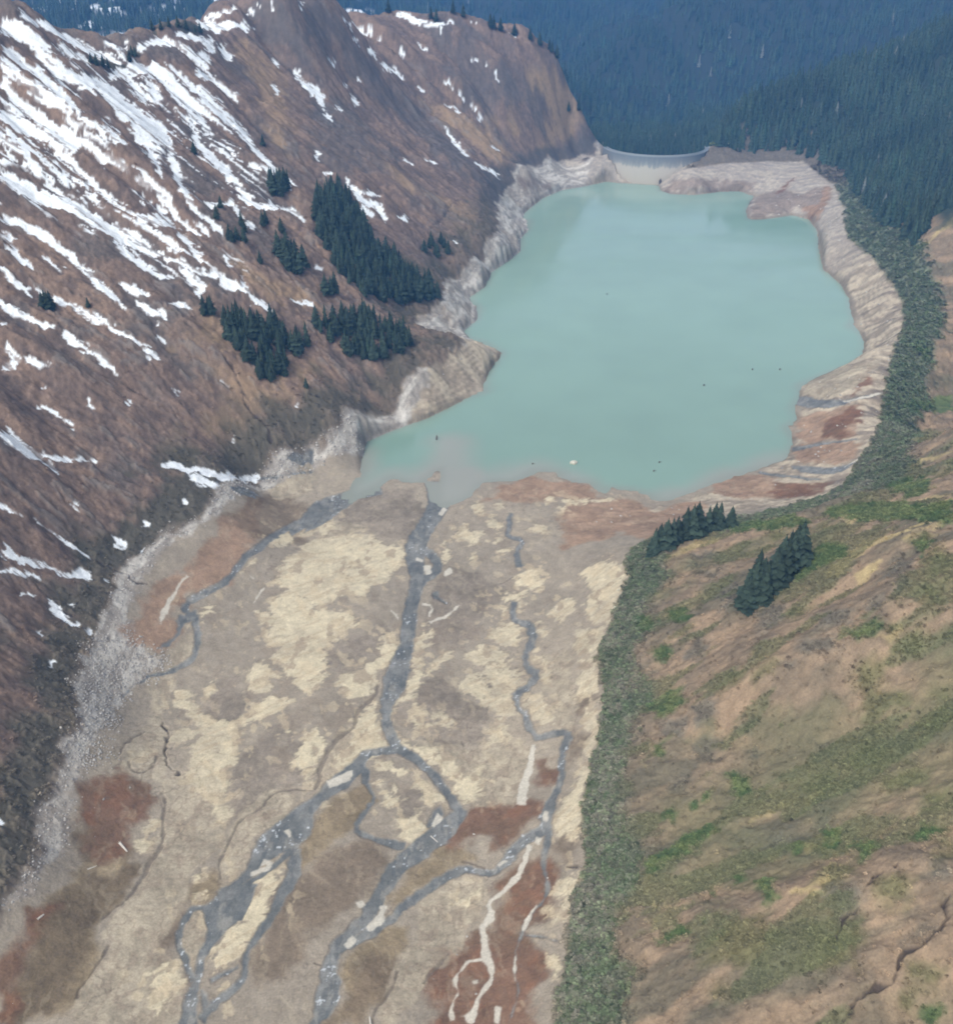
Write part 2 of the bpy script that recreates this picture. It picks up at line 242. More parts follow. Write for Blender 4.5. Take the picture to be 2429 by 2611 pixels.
CREAM = parse('''
E200,610 330,600 400,660 530,680 520,780 440,860 340,920 300,960 200,960 100,1010 0,1010 -100,960 -240,900 -180,760 -60,700 0,640
E-80,1050 150,1060 240,1110 230,1150 100,1250 60,1350 80,1450 0,1560 -120,1500 -230,1330 -200,1230 -100,1200
E400,1230 460,1180 510,1240 490,1330 420,1400 380,1500 330,1560 200,1600 150,1450 250,1400 380,1350
E640,1160 680,1170 650,1300 610,1390 580,1390 600,1250
E580,1400 650,1400 640,1500 500,1620 450,1720 430,1650 560,1500
E260,1660 370,1600 390,1740 430,1800 420,1900 300,1960 120,2060 60,2190 40,2180 100,2030 230,1800
E890,1310 990,1240 1100,1290 1160,1370 1180,1450 1260,1480 1200,1520 1170,1610 1180,1660 1120,1680 1000,1620 850,1510 900,1430 1000,1390 1030,1450 1020,1560 1060,1570 1040,1480
E1040,1170 1160,1120 1240,1180 1220,1270 1120,1260 1020,1210
E930,440 970,410 1010,470 1080,490 1060,510 930,490;1070,420 1110,420 1100,460 1070,460;1020,530 1060,520 1110,560 1070,590 1040,570;850,550 900,550 920,600 990,590 980,660 920,680 880,640 820,630;1040,650 1080,620 1130,630 1060,660;1260,580 1340,550 1370,570 1330,600;1380,1070 1450,990 1530,1000 1540,1070 1460,1130;1100,1040 1150,1010 1150,1070 1110,1110;1300,1290 1400,1390 1370,1480 1310,1380
E1480,415 1500,440 1660,412 1640,400;1680,410 1750,395 1740,415 1690,425;1350,400 1380,370 1410,400 1370,430;1440,460 1490,420 1520,420 1480,470;1230,1540 1290,1530 1380,1620 1400,1720 1300,1720 1240,1600;1320,1120 1360,1180 1350,1230 1310,1180;700,1670 790,1670 840,1730 790,1760 720,1720;580,1600 640,1640 700,1720 600,1730;920,760 980,690 960,740;1060,1700 1120,1700 1170,1780 1150,1830 1060,1820 1030,1760;670,1400 760,1300 830,1290 780,1360 690,1430;100,520 0,560 60,610 120,570
E760,740 770,640 790,700 800,740 770,790;1100,700 1150,690 1120,730;1200,520 1250,510 1200,540;920,180 960,190 1020,220 1000,240 940,220;1180,1480 1240,1440 1180,1380 1170,1400;1190,850 1270,820 1340,870 1300,930 1220,900
E1140,960 1240,950 1230,990 1060,1010;1200,1020 1250,980 1240,1010 1210,1070
J380,430 440,440 520,510 500,560 380,570 360,560 390,490;330,290 400,290 450,340 560,360 560,390 480,380 400,330;490,660 620,610 650,700 600,790 540,760;460,130 560,190 700,230 820,300 880,400 970,330 1000,420 950,540 870,540 820,440 720,330 560,240 500,200
J1420,640 1500,500 1560,430 1600,300 1640,60 1690,60 1640,350 1580,500 1590,720 1500,770 1410,700;1450,1000 1600,950 1560,1110 1500,1200 1420,1260 1360,1230 1400,1160;1380,1450 1470,1440 1460,1600 1400,1640;560,370 640,420 740,520 770,540 690,560 640,470;-100,230 0,90 60,200 20,300 -40,420 -90,330;870,1110 960,1080 1000,1120 900,1180
E1570,830 1700,770 1820,790 1840,860 1770,1050 1720,1130 1640,1130 1600,1060 1620,930
E1540,1340 1640,1310 1670,1340 1640,1480 1690,1600 1640,1560 1540,1550 1560,1400;1560,1170 1680,1150 1720,1200 1680,1290 1560,1330 1540,1250;1600,1560 1690,1590 1680,1750 1620,1849 1600,1750
H1620,760 1700,700 1849,760 1849,1000 1700,1050 1560,1000 1590,870;1440,1180 1560,1130 1640,1200 1580,1300 1480,1290;1580,1330 1740,1360 1600,1450 1450,1500 1400,1640 1300,1849 1080,1849 1130,1650 1240,1580 1180,1490 1040,1400 1040,1300 1100,1290 1220,1480 1420,1470 1500,1400;1170,820 1240,800 1280,830 1180,890;1640,370 1849,310 1849,380 1740,400 1700,440 1600,430;1430,560 1500,510 1490,560 1440,590;1520,830 1590,850 1540,910;1560,880 1600,860 1560,970
H1220,1300 1260,1240 1270,1300 1230,1350;1000,1560 1100,1520 1180,1530 1060,1620 980,1610;780,1660 900,1650 860,1740 770,1720
I1080,400 1130,200 1220,130 1400,60 1420,200 1350,450 1330,640 1250,600 1200,480
I1240,1560 1250,1400 1420,1240 1530,1000 1620,980 1610,1080 1580,1200 1480,1330 1440,1420 1300,1500
I800,780 900,750 880,850 820,840;860,690 920,650 950,700 900,720;1130,960 1220,940 1180,1000;1140,1100 1200,1080 1180,1110;1700,120 1740,140 1730,180;1640,150 1660,200 1630,180
I1250,1700 1340,1590 1370,1590 1270,1700;900,1560 1000,1500 1080,1600 1000,1700 920,1800
''')
TAN = parse('''
I680,300 800,380 960,440 970,640 940,750 880,900 800,1050 720,1150 600,1250 630,1400 560,1530 470,1660 450,1800 560,1849 600,2000 1000,2000 1040,1849 1080,1650 1060,1560 1000,1500 880,1440 900,1350 1040,1210 1100,1100 1120,980 1200,880 1290,780 1330,640 1350,450 1300,300 1200,60 1100,350 1000,380 970,200 960,60 900,-20 870,100 720,220
I1290,920 1400,640 1560,500 1700,470 1760,500 1660,640 1520,740 1470,850 1440,960 1300,1060
I1080,1310 1150,1190 1220,1290 1180,1440 1140,1540 1080,1420
I1470,970 1530,900 1660,870 1560,970 1430,1010
J620,1120 860,990 1000,1020 1050,1090 960,1250 900,1320 880,1400 700,1500 650,1600 480,1849 400,2000 300,2000 360,1849 400,1720 500,1530 540,1400 650,1290
J0,340 200,100 370,80 430,200 280,250 100,420 0,500
J600,150 850,230 1150,190 1290,200 1240,480 1180,560 960,560 880,420
H870,1230 960,1210 1060,1200 1040,1290 960,1400 960,1500 860,1500 900,1380
H980,1180 1060,1050 1130,960 1180,1080 1080,1150
F930,655 1130,575 1250,530 1430,500 1400,560 1250,690 1100,720 950,710
E0,560 120,520 300,560 200,620 0,640
E1280,1320 1500,1290 1540,1600 1500,1750 1420,1740 1380,1560
D1849,1060 1700,1200 1560,1260 1620,1330 1849,1280
''')
MUD = parse('''
H1220,1450 1250,1270 1400,1200 1490,1330 1490,1420 1380,1500
I1350,480 1430,280 1560,100 1700,60 1790,250 1800,430 1620,470 1400,660
E770,800 1000,850 1150,930 1000,1100 1020,1200 850,1260 700,1250 640,1150 700,1000
E130,530 200,440 420,330 600,330 640,480 600,560 560,640 500,650 360,600
E950,1400 1010,1400 1040,1480 1040,1590 960,1560 950,1480
J480,650 560,430 640,440 680,560 640,620 500,650
E500,1640 700,1440 850,1540 1010,1640 1000,1849 700,1849 560,1740
E-100,1330 80,1240 400,1150 460,1180 390,1290 200,1380 60,1400 0,1540
E960,160 1050,190 1000,250 930,200;670,190 720,160 755,180 750,240 700,320 680,230
''')
OLIVE = parse('''
J-140,900 0,620 160,500 310,450 350,520 290,600 210,720 0,900 -150,1000
I200,1200 480,880 760,830 790,960 720,1130 520,1270 600,1360 600,1450 480,1640 430,1780 100,1840 60,1780 150,1500
J450,1090 620,900 760,780 900,800 980,850 960,910 860,900 700,990 560,1100 480,1150
J180,1480 400,1290 560,1280 530,1400 490,1540 400,1700 300,1849 100,1849 180,1700 130,1560
I1180,960 1290,940 1300,1050 1230,1110 1120,1140 1130,1050
''')
BROWN = parse('''
J-60,880 100,760 300,740 390,780 370,900 250,1130 200,1200 0,1330 -200,1400 -280,1300 -200,1060
I1849,1040 1849,1480 1640,1620 1560,1640 1500,1560 1520,1420 1640,1260 1740,1100
J200,1620 380,1460 480,1480 480,1580 400,1700 300,1849 130,1849 180,1700
I900,1360 1030,1220 1070,1200 1000,1360 900,1430 870,1430
J1500,740 1540,900 1460,900 1410,800;1510,100 1600,160 1540,280 1490,280
E1560,1220 1640,1190 1650,1220 1600,1270;1510,1560 1600,1580 1600,1690 1520,1660
I640,1000 780,960 720,1050 600,1130 500,1250 560,1130
E0,640 -100,660 -400,620 -500,500 -350,360 -200,330 -60,450 0,560
''')
RED = parse('''
I430,430 640,370 880,420 920,500 860,620 760,660 740,800 700,920 620,960 500,840 530,700 480,560
I-50,1560 0,1500 180,1210 300,1150 200,1250 260,1320 100,1450 60,1780 0,1720
J740,760 900,620 1070,530 1340,540 1320,650 1180,780 1000,890 990,850 1000,760 850,820
J1110,930 1240,840 1340,850 1380,1000 1390,1180 1260,1300 1370,1500 1300,1849 1260,2000 730,2000 740,1849 850,1750 640,1640 660,1580 780,1460 880,1410 920,1300 1000,1290 1080,1130 1040,1040
F800,1220 1110,1230 1040,1310 860,1300 740,1290
F1100,860 1250,780 1330,800 1250,900 1200,960 1080,960
F1260,660 1320,560 1380,540 1370,640 1260,700
C840,1090 930,1040 880,1100 800,1150
J1300,300 1380,260 1400,420 1320,420
''')
RUST = parse('''
E1500,430 1849,400 1950,440 1930,560 1849,560 1700,650 1450,700 1450,560
E1000,420 1100,320 1280,260 1390,290 1640,330 1680,400 1300,400 1200,420 1080,400
F930,1000 1290,980 1290,1080 1180,1120 900,1110
F920,840 1250,770 1290,900 1270,960 940,1000
F420,1240 540,1190 700,1180 860,1220 1000,1230 1000,1300 600,1330 430,1290
H1000,620 1150,560 1300,330 1480,160 1560,170 1500,430 1380,560 1340,640 1120,740 1060,800 960,870 880,1000 760,980 860,800
H740,930 900,900 1020,890 1040,960 900,1050 760,1050
C920,1230 1060,1200 1100,1100 1130,1110 1060,1290 1000,1280
F-40,1330 100,1400 260,1340 400,1330 430,1420 200,1560 0,1560 -140,1520 -140,1400
''')
GREEN = parse('''
G900,640,60 1000,560,100 1130,480,130 1220,470,60;80,1450,90 180,1370,120 260,1330,100;180,860,60 290,830,60;1200,950,50 1300,960,80 1420,920,60;560,340,40 760,320,50 1000,300,40;1100,250,60 1400,260,90 1849,250,90;1480,110,60 1620,60,80;1700,450,90 1640,400,60;140,1080,90;60,950,80 30,880,80
K20,930,50 150,870,80 250,810,90 340,760,80 460,700,45;600,450,140;560,400,90;410,480,40 410,550,50;740,1010,80 780,1120,90;180,1330,60 260,1260,60;390,1250,30;1650,700,110 1740,740,60;1150,760,70;1100,720,50 1200,730,40;930,820,50;180,630,60;320,570,40;110,240,70;460,1080,50;570,1000,50;830,110,50;1300,830,90 1400,780,60;300,1280,50 100,1360,40;1740,1790,120
F1560,780,60 1700,770,80 1849,760,80;1560,1290,80 1700,1220,90;1180,1400,40 1400,1380,90 1600,1370,70;1650,470,60 1700,450,60
''')
OLV = parse('''
K450,1340,200 650,1350,240 760,1440,200;1000,1460,300 1300,1400,260;1500,300,200 1600,450,180 1300,250,150;1150,420,70 1050,480,60;1100,950,100 1200,1000,160;1500,1050,140;1700,820,140 1849,750,120;1750,560,110;1650,1550,160;1560,1700,120;480,1690,60;1849,0,200 1700,120,150
G1650,350,80 1800,560,110;1300,1100,120 1340,1280,200 1450,1420,220;1600,1050,60 1660,1000,80;900,850,70 950,800,40;780,350,110;1100,330,60;700,600,40;1700,740,90;450,1240,70 560,1180,80;700,1210,50 800,1160,50;1500,950,50
''')
GREYB = parse('''
G400,520,150 360,620,160 480,480,120;560,700,120 540,820,130;700,900,140 850,820,110;1500,520,90 1570,600,130 1480,680,90;1200,1000,120 980,1060,90;1080,870,70 1240,860,60;360,960,80 330,1100,70;1400,800,90;330,1440,90 420,1380,90;250,1530,110 120,1520,90;640,1500,90;700,1700,120 650,1640,90;1050,1650,120 1150,1640,90;900,1150,80;60,600,60 70,720,60
K1050,650,150 1130,580,110;400,230,120;640,330,120 700,280,60;850,220,60 830,260,60;1100,230,130;1450,230,120 1600,180,90;640,1600,160 720,1680,200;1700,1250,160 1560,1380,120;250,430,100;380,1060,80;1200,1130,130 1280,1080,90;1740,960,90 1830,960,80;800,800,90 860,700,90;1330,1600,100
''')
OCHRE = parse('''
G500,350,16 640,300,18 760,275,16 900,275,12;1100,240,24 1200,260,50 1250,310,30;1340,450,26 1500,390,30 1700,330,22 1849,265,30;1350,430,60 1200,560,60 1100,640,60;1400,560,50 1300,640,50;0,340,20 40,340,14;100,560,30 260,450,30 450,400,20;1540,950,14 1400,980,12
K30,980,18 150,1270,24 90,1290,20;640,640,14 760,600,16 860,540,14;1000,1100,20 900,1050,18;1100,980,10 960,1060,10;1010,820,12 1080,770,10;960,560,50 1070,470,30;0,340,18 30,340,12
F1420,1180,18 1640,1100,22 1849,1050,18;1500,1020,20 1660,970,14;1640,1340,14 1849,1290,16;1600,1500,30 1700,1420,30 1849,1300,40
C1600,1540,24 1720,1410,24 1849,1290,26
''')
ROCKB = parse('''
C640,1250 700,1150 830,1110 950,1150 1050,1100 1130,1140 1060,1290 930,1230 820,1260 680,1290
C130,1130 200,1060 340,1050 520,1060 680,1080 660,1120 420,1130 200,1140
B1180,1060 1300,1050 1400,1090 1330,1130 1230,1110
''')
SHEET = parse('''
I1180,1170 1260,1100 1380,1040 1480,1010 1530,1020 1490,1130 1430,1240 1400,1250 1310,1330 1250,1400 1200,1480 1180,1560 1130,1560 1170,1430 1220,1300
I1460,960 1480,860 1540,740 1660,680 1700,600 1849,520 1849,720 1760,800 1640,850 1560,900
D1340,1240 1400,1250 1480,1270 1530,1300 1500,1320 1400,1290
D1680,1070 1760,1040 1849,1020 1849,1110 1760,1120
E0,480 60,430 200,380 260,400 120,500 40,560 -60,600
''')
DKOLV = parse('''
I300,1120 480,900 620,940 700,900 760,830 790,960 720,1130 520,1270 480,1290 560,1400 430,1560 380,1780 80,1849 30,1760 130,1500 180,1300
I430,700 520,640 640,800 560,900 500,980 440,900
''')
NOSETAN = parse('''
B1270,430 1340,400 1430,470 1500,560 1570,600 1580,700 1540,790 1500,870 1400,920 1330,860 1360,740 1380,640 1300,560
B1040,700 1180,680 1200,780 1100,760
B640,600 760,620 900,700 1100,840 1180,920 1120,990 1000,880 840,760 700,680
B380,900 560,1080 760,1160 960,1200 1020,1320 940,1420 840,1380 820,1240 600,1160 460,1040
A1380,230 1500,260 1640,420 1700,700 1700,900 1600,800 1560,560 1440,400
A1400,1540 1580,1640 1700,1700 1849,1700 1849,1780 1600,1740 1440,1680
D1180,260 1260,240 1330,420 1440,520 1540,640 1760,600 1849,480 1849,680 1600,780 1480,880 1400,960 1250,1010 1160,1060 1040,1000 1180,900 1380,800 1340,600 1250,480 1100,440
''')
NOSEGREY = parse('''
B820,180 960,160 1040,330 1180,500 1140,640 1000,640 900,560 800,440 840,330
B0,620 200,720 420,900 400,1000 200,1000 0,900
B0,0 60,0 130,110 300,330 560,560 760,760 980,1000 1080,1100 900,1040 640,840 380,560 120,300 0,150
A1500,60 1700,100 1849,300 1849,420 1760,380 1600,300 1500,180
''')
TREEDARK_RIDGE = parse('''
A830,190 900,150 1100,120 1180,130 1220,180 1130,190 1030,160 900,180
A510,340 590,350 730,370 720,400 620,400 540,380
A750,290 820,290 820,350 760,350
B570,10 830,10 830,50 740,70 720,120 690,120 680,50 570,45
''')
# ================================================================ the lie of the land
RING = 25.0
lake = onz(LAKE, 0.0)[:, :2]
ringl = onz(RINGL, RING)[:, :2]; ringr = onz(RINGR, RING)[:, :2]
DAMC = (256.0, 1478.0); DAMR = 75.0; CREST = 37.0
cp = []
def add(P): cp.extend([tuple(q) for q in np.atleast_2d(P)])
add(np.column_stack([lake[::2], np.zeros(len(lake[::2]))]))
for p in ((1400, 900), (1600, 700), (1700, 1000), (1900, 850), (1500, 1100), (1800, 620), (1500, 560), (1250, 1120), (2050, 800), (1650, 560)): add(onz(p, -12.0))
rl = resample(ringl, 45); rr = resample(ringr, 45)
add(np.column_stack([rl, np.full(len(rl), RING)])); add(np.column_stack([rr, np.full(len(rr), RING)]))
def floorz(py): return np.interp(py, [1230, 1500, 2000, 2611, 3000], [0.6, 4.5, 8.5, 12, 13])
for x, y in ((1000, 1320), (1300, 1320), (1500, 1330), (750, 1350), (1150, 1500), (900, 1500), (650, 1550), (1400, 1500), (500, 1700), (800, 1750), (1100, 1800), (1350, 1700), (400, 1950), (700, 2000), (1000, 2050), (1300, 2000), (350, 2250), (600, 2300), (900, 2350), (1200, 2350), (250, 2560), (550, 2600), (900, 2600), (1200, 2600), (700, 2900), (1100, 2900)):
    add(onz((x, y), float(floorz(y))))
toe = onz(TOEL, 0.0)
for p in TOEL[::1]: add(onz(p[:2], float(floorz(max(p[1], 1230)))+2))
TANL = 0.70
def hl(x, y): return RING+TANL*np.maximum(line_d(rlf, x, y)*LS, -10)
rlf = smooth_line(ringl[::3] if len(ringl) % 3 == 1 else np.vstack([ringl[::3], ringl[-1:]]), 1)
rrf = smooth_line(np.vstack([ringr[::3], ringr[-1:]]), 1)
LS = 1 if line_d(rlf, np.array([-500.]), np.array([600.]))[0] > 0 else -1
RS = 1 if line_d(rrf, np.array([600.]), np.array([400.]))[0] > 0 else -1
def hr(x, y): return RING+0.56*line_d(rrf, x, y)*RS
def cast(p, hfun, t0=80, t1=3000):
    d = rays(p); lo = np.full(len(d), float(t0)); found = np.zeros(len(d), bool); hi = lo.copy()
    t = np.full(len(d), float(t0))
    for _ in range(700):
        act = ~found & (t < t1)
        if not act.any(): break
        P = d*t[:, None]; z = CAMZ+P[:, 2]; under = z <= hfun(P[:, 0], P[:, 1])
        new = act & under; hi[new] = t[new]; found |= new
        lo[act & ~under] = t[act & ~under]; t = np.where(act & ~under, t*1.006, t)
    hi = np.where(found, hi, t1)
    for _ in range(18):
        m = (lo+hi)/2; P = d*m[:, None]; u = CAMZ+P[:, 2] <= hfun(P[:, 0], P[:, 1]); hi = np.where(u, m, hi); lo = np.where(u, lo, m)
    P = d*hi[:, None]; P[:, 2] += CAMZ
    return P, found
# left mountain face: samples on an even slope, then its skyline
SKY1 = [(-260, 60), (-120, 30), (0, 28), (56, 28), (143, 48), (173, 78), (208, 95), (268, 104), (320, 106), (355, 87), (390, 69), (433, 48), (493, 39), (541, 22), (606, 9), (650, -6), (720, -40), (780, -28), (826, 0)]
ridge1, ok = cast(SKY1, hl)
# far shoulder of the mountain, down to the dam
ridge2 = np.vstack([onY(p, Y) for p, Y in (((856, 50), 1290), ((878, 55), 1400), ((943, 44), 1425), ((982, 24), 1440), ((1042, 16), 1450), ((1163, 30), 1460), ((1237, 46), 1468), ((1311, 80), 1478), ((1362, 108), 1488), ((1406, 136), 1496), ((1432, 170), 1500), ((1449, 208), 1504), ((1475, 251), 1508), ((1488, 290), 1508), ((1475, 329), 1500), ((1453, 372), 1490))])
ridge1[-3:] = np.vstack([onY(SKY1[-3], 1180), onY(SKY1[-2], 1235), onY(SKY1[-1], 1270)])
rdg = np.vstack([ridge1, ridge2])
add(ridge1); add(ridge2)
for P in rdg:
    v = P[:2]/np.hypot(*P[:2])
    if P[1] > 1280: add((P[0]+v[0]*40, P[1]+v[1]*60, P[2]-30)); add((P[0]+v[0]*140, P[1]+v[1]*200, P[2]-150 if P[2] > 90 else -60))
    else: add((P[0]+v[0]*60-10, P[1]+v[1]*60, P[2]-38)); add((P[0]+v[0]*190-20, P[1]+v[1]*190, P[2]-120))
for y in np.arange(180, 1420, 60):
    for x in np.arange(-760, 240, 60):
        a = np.array([x]); b = np.array([y]); s = line_d(rlf, a, b)[0]*LS
        if s < 40 or s > 420: continue
        r = np.hypot(x, y); az = x/y
        # keep only what lies on this side of the skyline
        raz = ridge1[:, 0]/ridge1[:, 1]; rr_ = np.hypot(ridge1[:, 0], ridge1[:, 1])
        lim = np.interp(az, raz, rr_) if az > raz[0] else rr_[0]
        if r > lim-45 or y > 1180: continue
        if az > ridge1[-3, 0]/ridge1[-3, 1]: continue
        add((x, y, RING+TANL*s))
# the gully between the main spur and the far shoulder, and the face of the shoulder
for p, Y in (((900, 120), 1310), ((1000, 250), 1270), ((1130, 380), 1225), ((1230, 450), 1200), ((870, 200), 1190), ((1000, 400), 1090), ((850, 330), 1050), ((1100, 560), 1000), ((1100, 250), 1340), ((1180, 330), 1320), ((1270, 400), 1310), ((1290, 250), 1410), ((1380, 330), 1430), ((1200, 150), 1420), ((1060, 120), 1400), ((1340, 430), 1330), ((1420, 400), 1440), ((1380, 200), 1465)):
    add(onY(p, Y))
add(((195, 1452, 39), (170, 1478, 44), (318, 1458, 39), (345, 1470, 40), (256, 1520, -30), (256, 1600, -60), (200, 1560, 0), (330, 1560, -10)))
# right side near: even slope
for y in np.arange(110, 560, 45):
    for x in np.arange(60, 620, 45):
        s = line_d(rrf, np.array([x]), np.array([y]))[0]*RS
        if 30 < s < 380: add((x, y, RING+0.56*s))
for p, z in (((1960, 522), 8), ((2005, 505), 11), ((1935, 540), 4), ((1780, 470), 12), ((1860, 462), 12)): add(onz(p, float(z)))
# right side far: brown spur, then the forested hill
for p, Y in (((2429, 558), 950), ((2370, 615), 925), ((2330, 655), 900), ((2429, 700), 860), ((2429, 850), 760), ((2429, 1000), 680), ((2429, 1150), 610), ((2330, 1000), 670), ((2330, 1150), 590), ((2250, 1230), 560), ((2700, 900), 760), ((2700, 1100), 640), ((2700, 640), 900), ((2700, 500), 980)):
    add(onY(p, Y))
for p, Y in (((1900, 310), 1530), ((1932, 262), 1580), ((1997, 232), 1640), ((2090, 215), 1680), ((2187, 193), 1700), ((2278, 141), 1690), ((2429, 76), 1640), ((2700, -60), 1600), ((2200, 330), 1480), ((2300, 300), 1450), ((2429, 250), 1430), ((2300, 450), 1290), ((2429, 400), 1260), ((2429, 500), 1150), ((2340, 560), 1110), ((2700, 250), 1330), ((2700, 400), 1180), ((2000, 340), 1500), ((2100, 380), 1430), ((1900, 385), 1500)):
    add(onY(p, Y))
for p, Y in (((1932, 262), 1580), ((1997, 232), 1640), ((2090, 215), 1680), ((2187, 193), 1700), ((2278, 141), 1690), ((2429, 76), 1640), ((2700, -60), 1600)):
    q = onY(p, Y)[0]; add((q[0]*1.08, q[1]*1.08, q[2]-70))
for x in (-600, -200, 200, 600, 1000): add((x, 1950, -70))
CP = np.array(cp)
# drop near-duplicates
keep = []
for i, q in enumerate(CP):
    if all((q[0]-CP[j][0])**2+(q[1]-CP[j][1])**2 > 12**2 for j in keep): keep.append(i)
CP = CP[keep]
C2 = 14.0**2
def kern(ax, ay, bx, by): return np.sqrt((ax[:, None]-bx[None])**2+(ay[:, None]-by[None])**2+C2)
Am = kern(CP[:, 0], CP[:, 1], CP[:, 0], CP[:, 1]); n = len(CP)
Pm = np.column_stack([np.ones(n), CP[:, 0]/1000, CP[:, 1]/1000])
M = np.block([[Am-np.eye(n)*3.0, Pm], [Pm.T, np.zeros((3, 3))]])
sol = np.linalg.solve(M, np.concatenate([CP[:, 2], np.zeros(3)])); wts, pol = sol[:n], sol[n:]
GX0, GX1, GY0, GY1, GS = -900.0, 1000.0, 40.0, 2000.0, 5.0
gx = np.arange(GX0, GX1+GS, GS); gy = np.arange(GY0, GY1+GS, GS)
XX, YY = np.meshgrid(gx, gy); fx, fy = XX.ravel(), YY.ravel(); Z = np.zeros(fx.size)
for i in range(0, fx.size, 20000):
    s = slice(i, i+20000); Z[s] = kern(fx[s], fy[s], CP[:, 0], CP[:, 1]) @ wts + pol[0]+pol[1]*fx[s]/1000+pol[2]*fy[s]/1000
# slope fields
sdl = line_d(rlf, fx, fy)*LS; sdr = line_d(rrf, fx, fy)*RS
sdlake = poly_sd(lake, fx, fy)
RLC = np.vstack([[(120, 1900)], ringl]); RRC = np.vstack([[(440, 1900), (335, 1470)], ringr])
sdlc = line_d(RLC, fx, fy)*LS; sdrc = line_d(RRC, fx, fy)*RS
sl = (fx*.26+fy*.966); pl_ = (-fx*.966+fy*.26)       # along / up the left face
mL = sstep(15, 90, sdl)*(fx < 260)
wob = fbm(fx, fy, 160, 2, 5)*26
g1 = 1-np.abs(fbm((sl+wob), pl_*.22, 60, 3, 11))*2
g2 = 1-np.abs(fbm((sl+wob*.6), pl_*.2, 24, 2, 31))*2
Z -= mL*(g1*8.0+g2*3.0-4)
mR = sstep(12, 70, sdr)*(fy < 1050)
g3 = fbm(fx*.3+fy*.12, fy-fx*.25+wob*.5, 38, 3, 51)
Z += mR*(g3*11)
mR2 = sstep(20, 90, sdr)*(fy >= 1000)
Z += mR2*fbm(fx, fy, 90, 3, 77)*10
# bank relief: little terraces and ribs in the drawdown zone
mB = sstep(26, 18, Z)*sstep(2, 8, sdlake)*((sdl > -60) | (sdr > -60))*(sstep(560, 620, fy))
mB = mB*(fy < 1250)
Z += mB*(fbm(fx, fy, 22, 3, 91)*2.6+np.abs(fbm(fx, fy, 11, 2, 92))*1.6)
# gentle swells on the valley floor
mV = (fy < 620)*sstep(-5, -25, sdl)*sstep(-5, -20, sdr)*(sdlake > 0)
Z += mV*fbm(fx, fy, 45, 2, 97)*0.8
# keep shore exactly where it is
dd = np.hypot(fx-DAMC[0], fy-DAMC[1])
out = (sdlake > 0) & (dd > DAMR+1)
Z = np.where(out, np.maximum(Z, 0.12+0.03*np.minimum(sdlake, 60)), Z)
Z = np.where(sdlake <= 0, np.minimum(Z, -0.15-0.12*np.minimum(-sdlake, 80)), Z)
Z = np.where((dd < DAMR-1) & (sdlake > 0), np.minimum(Z, -3-0.6*(DAMR-dd)), Z)
ZG = Z.reshape(XX.shape)
def Hf(x, y):
    u = np.clip((np.asarray(x)-GX0)/GS, 0, len(gx)-1.001); v = np.clip((np.asarray(y)-GY0)/GS, 0, len(gy)-1.001)
    i = u.astype(int); j = v.astype(int); a = u-i; b = v-j
    return ZG[j, i]*(1-a)*(1-b)+ZG[j, i+1]*a*(1-b)+ZG[j+1, i]*(1-a)*b+ZG[j+1, i+1]*a*b
def ground(p):
    P, f = cast(p, Hf, 120, 2400); return P, f
def outline(st):               # a stroke x,y,w becomes an outline
    st = np.asarray(st)
    if len(st) == 1: 
        c = st[0]; return np.array([(c[0]+math.cos(a)*c[2]/2, c[1]+math.sin(a)*c[2]/2) for a in np.linspace(0, 6.28, 9)[:-1]])
    p = smooth_line(st, 1) if len(st) > 2 else st
    d = np.gradient(p[:, :2], axis=0); d /= np.hypot(d[:, 0], d[:, 1])[:, None]+1e-9
    nrm = np.column_stack([-d[:, 1], d[:, 0]])*p[:, 2:3]/2
    return np.vstack([p[:, :2]+nrm, (p[:, :2]-nrm)[::-1]])
def lay(polys):
    """drop outlines on the ground along the sight lines, all at once"""
    ol = [outline(s) if s.shape[1] == 3 else s for s in polys]
    ol = [resample(np.vstack([o, o[:1]]), 30)[:-1] for o in ol]
    P, f = ground(np.vstack(ol)); out = []; k = 0
    for o in ol:
        q = P[k:k+len(o)]; g = f[k:k+len(o)]; k += len(o)
        if g.sum() >= 3: out.append(q[g][:, :2])
    return out
# ================================================================ the terrain sheet
def axis_y():
    y = [95.0]
    while y[-1] < 1990:
        k = 0.0017/RES if y[-1] < 1620 else 0.006
        y.append(y[-1]*(1+k))
    return np.array(y)
ys = axis_y(); du = 0.00105/RES
us = np.concatenate([np.arange(-.95, -.50, .005), np.arange(-.50, .50, du), np.arange(.50, .95, .005)])
U, Yg = np.meshgrid(us, ys); X = (U*(Yg+150)).ravel(); Y = Yg.ravel(); NU, NY = len(us), len(ys)
print('terrain verts', X.size)
H = Hf(X, Y)
lk = poly_sd(lake, X, Y) if X.size < 1 else None
def gridint(field):            # sample a coarse-grid field at the sheet's vertices
    F = field.reshape(XX.shape); u = np.clip((X-GX0)/GS, 0, len(gx)-1.001); v = np.clip((Y-GY0)/GS, 0, len(gy)-1.001)
    i = u.astype(int); j = v.astype(int); a = u-i; b = v-j
    return F[j, i]*(1-a)*(1-b)+F[j, i+1]*a*(1-b)+F[j+1, i]*(1-a)*b+F[j+1, i+1]*a*b
SDL = gridint(sdlc); SDR = gridint(sdrc); SDK = gridint(sdlake)
n1 = fbm(X, Y, 3.0, 3, 101); n2 = fbm(X, Y, 12, 4, 111); n3 = fbm(X, Y, 45, 3, 121); n4 = fbm(X, Y, 1.3, 2, 131); n5 = fbm(X, Y, 120, 2, 141)
SL = X*.26+Y*.966; PL = -X*.966+Y*.26
nsl = fbm(SL, PL*.25, 5, 3, 151); nsr = fbm(X*.35+Y*.1, Y-X*.28, 7, 4, 161)
dist = np.hypot(X, Y)
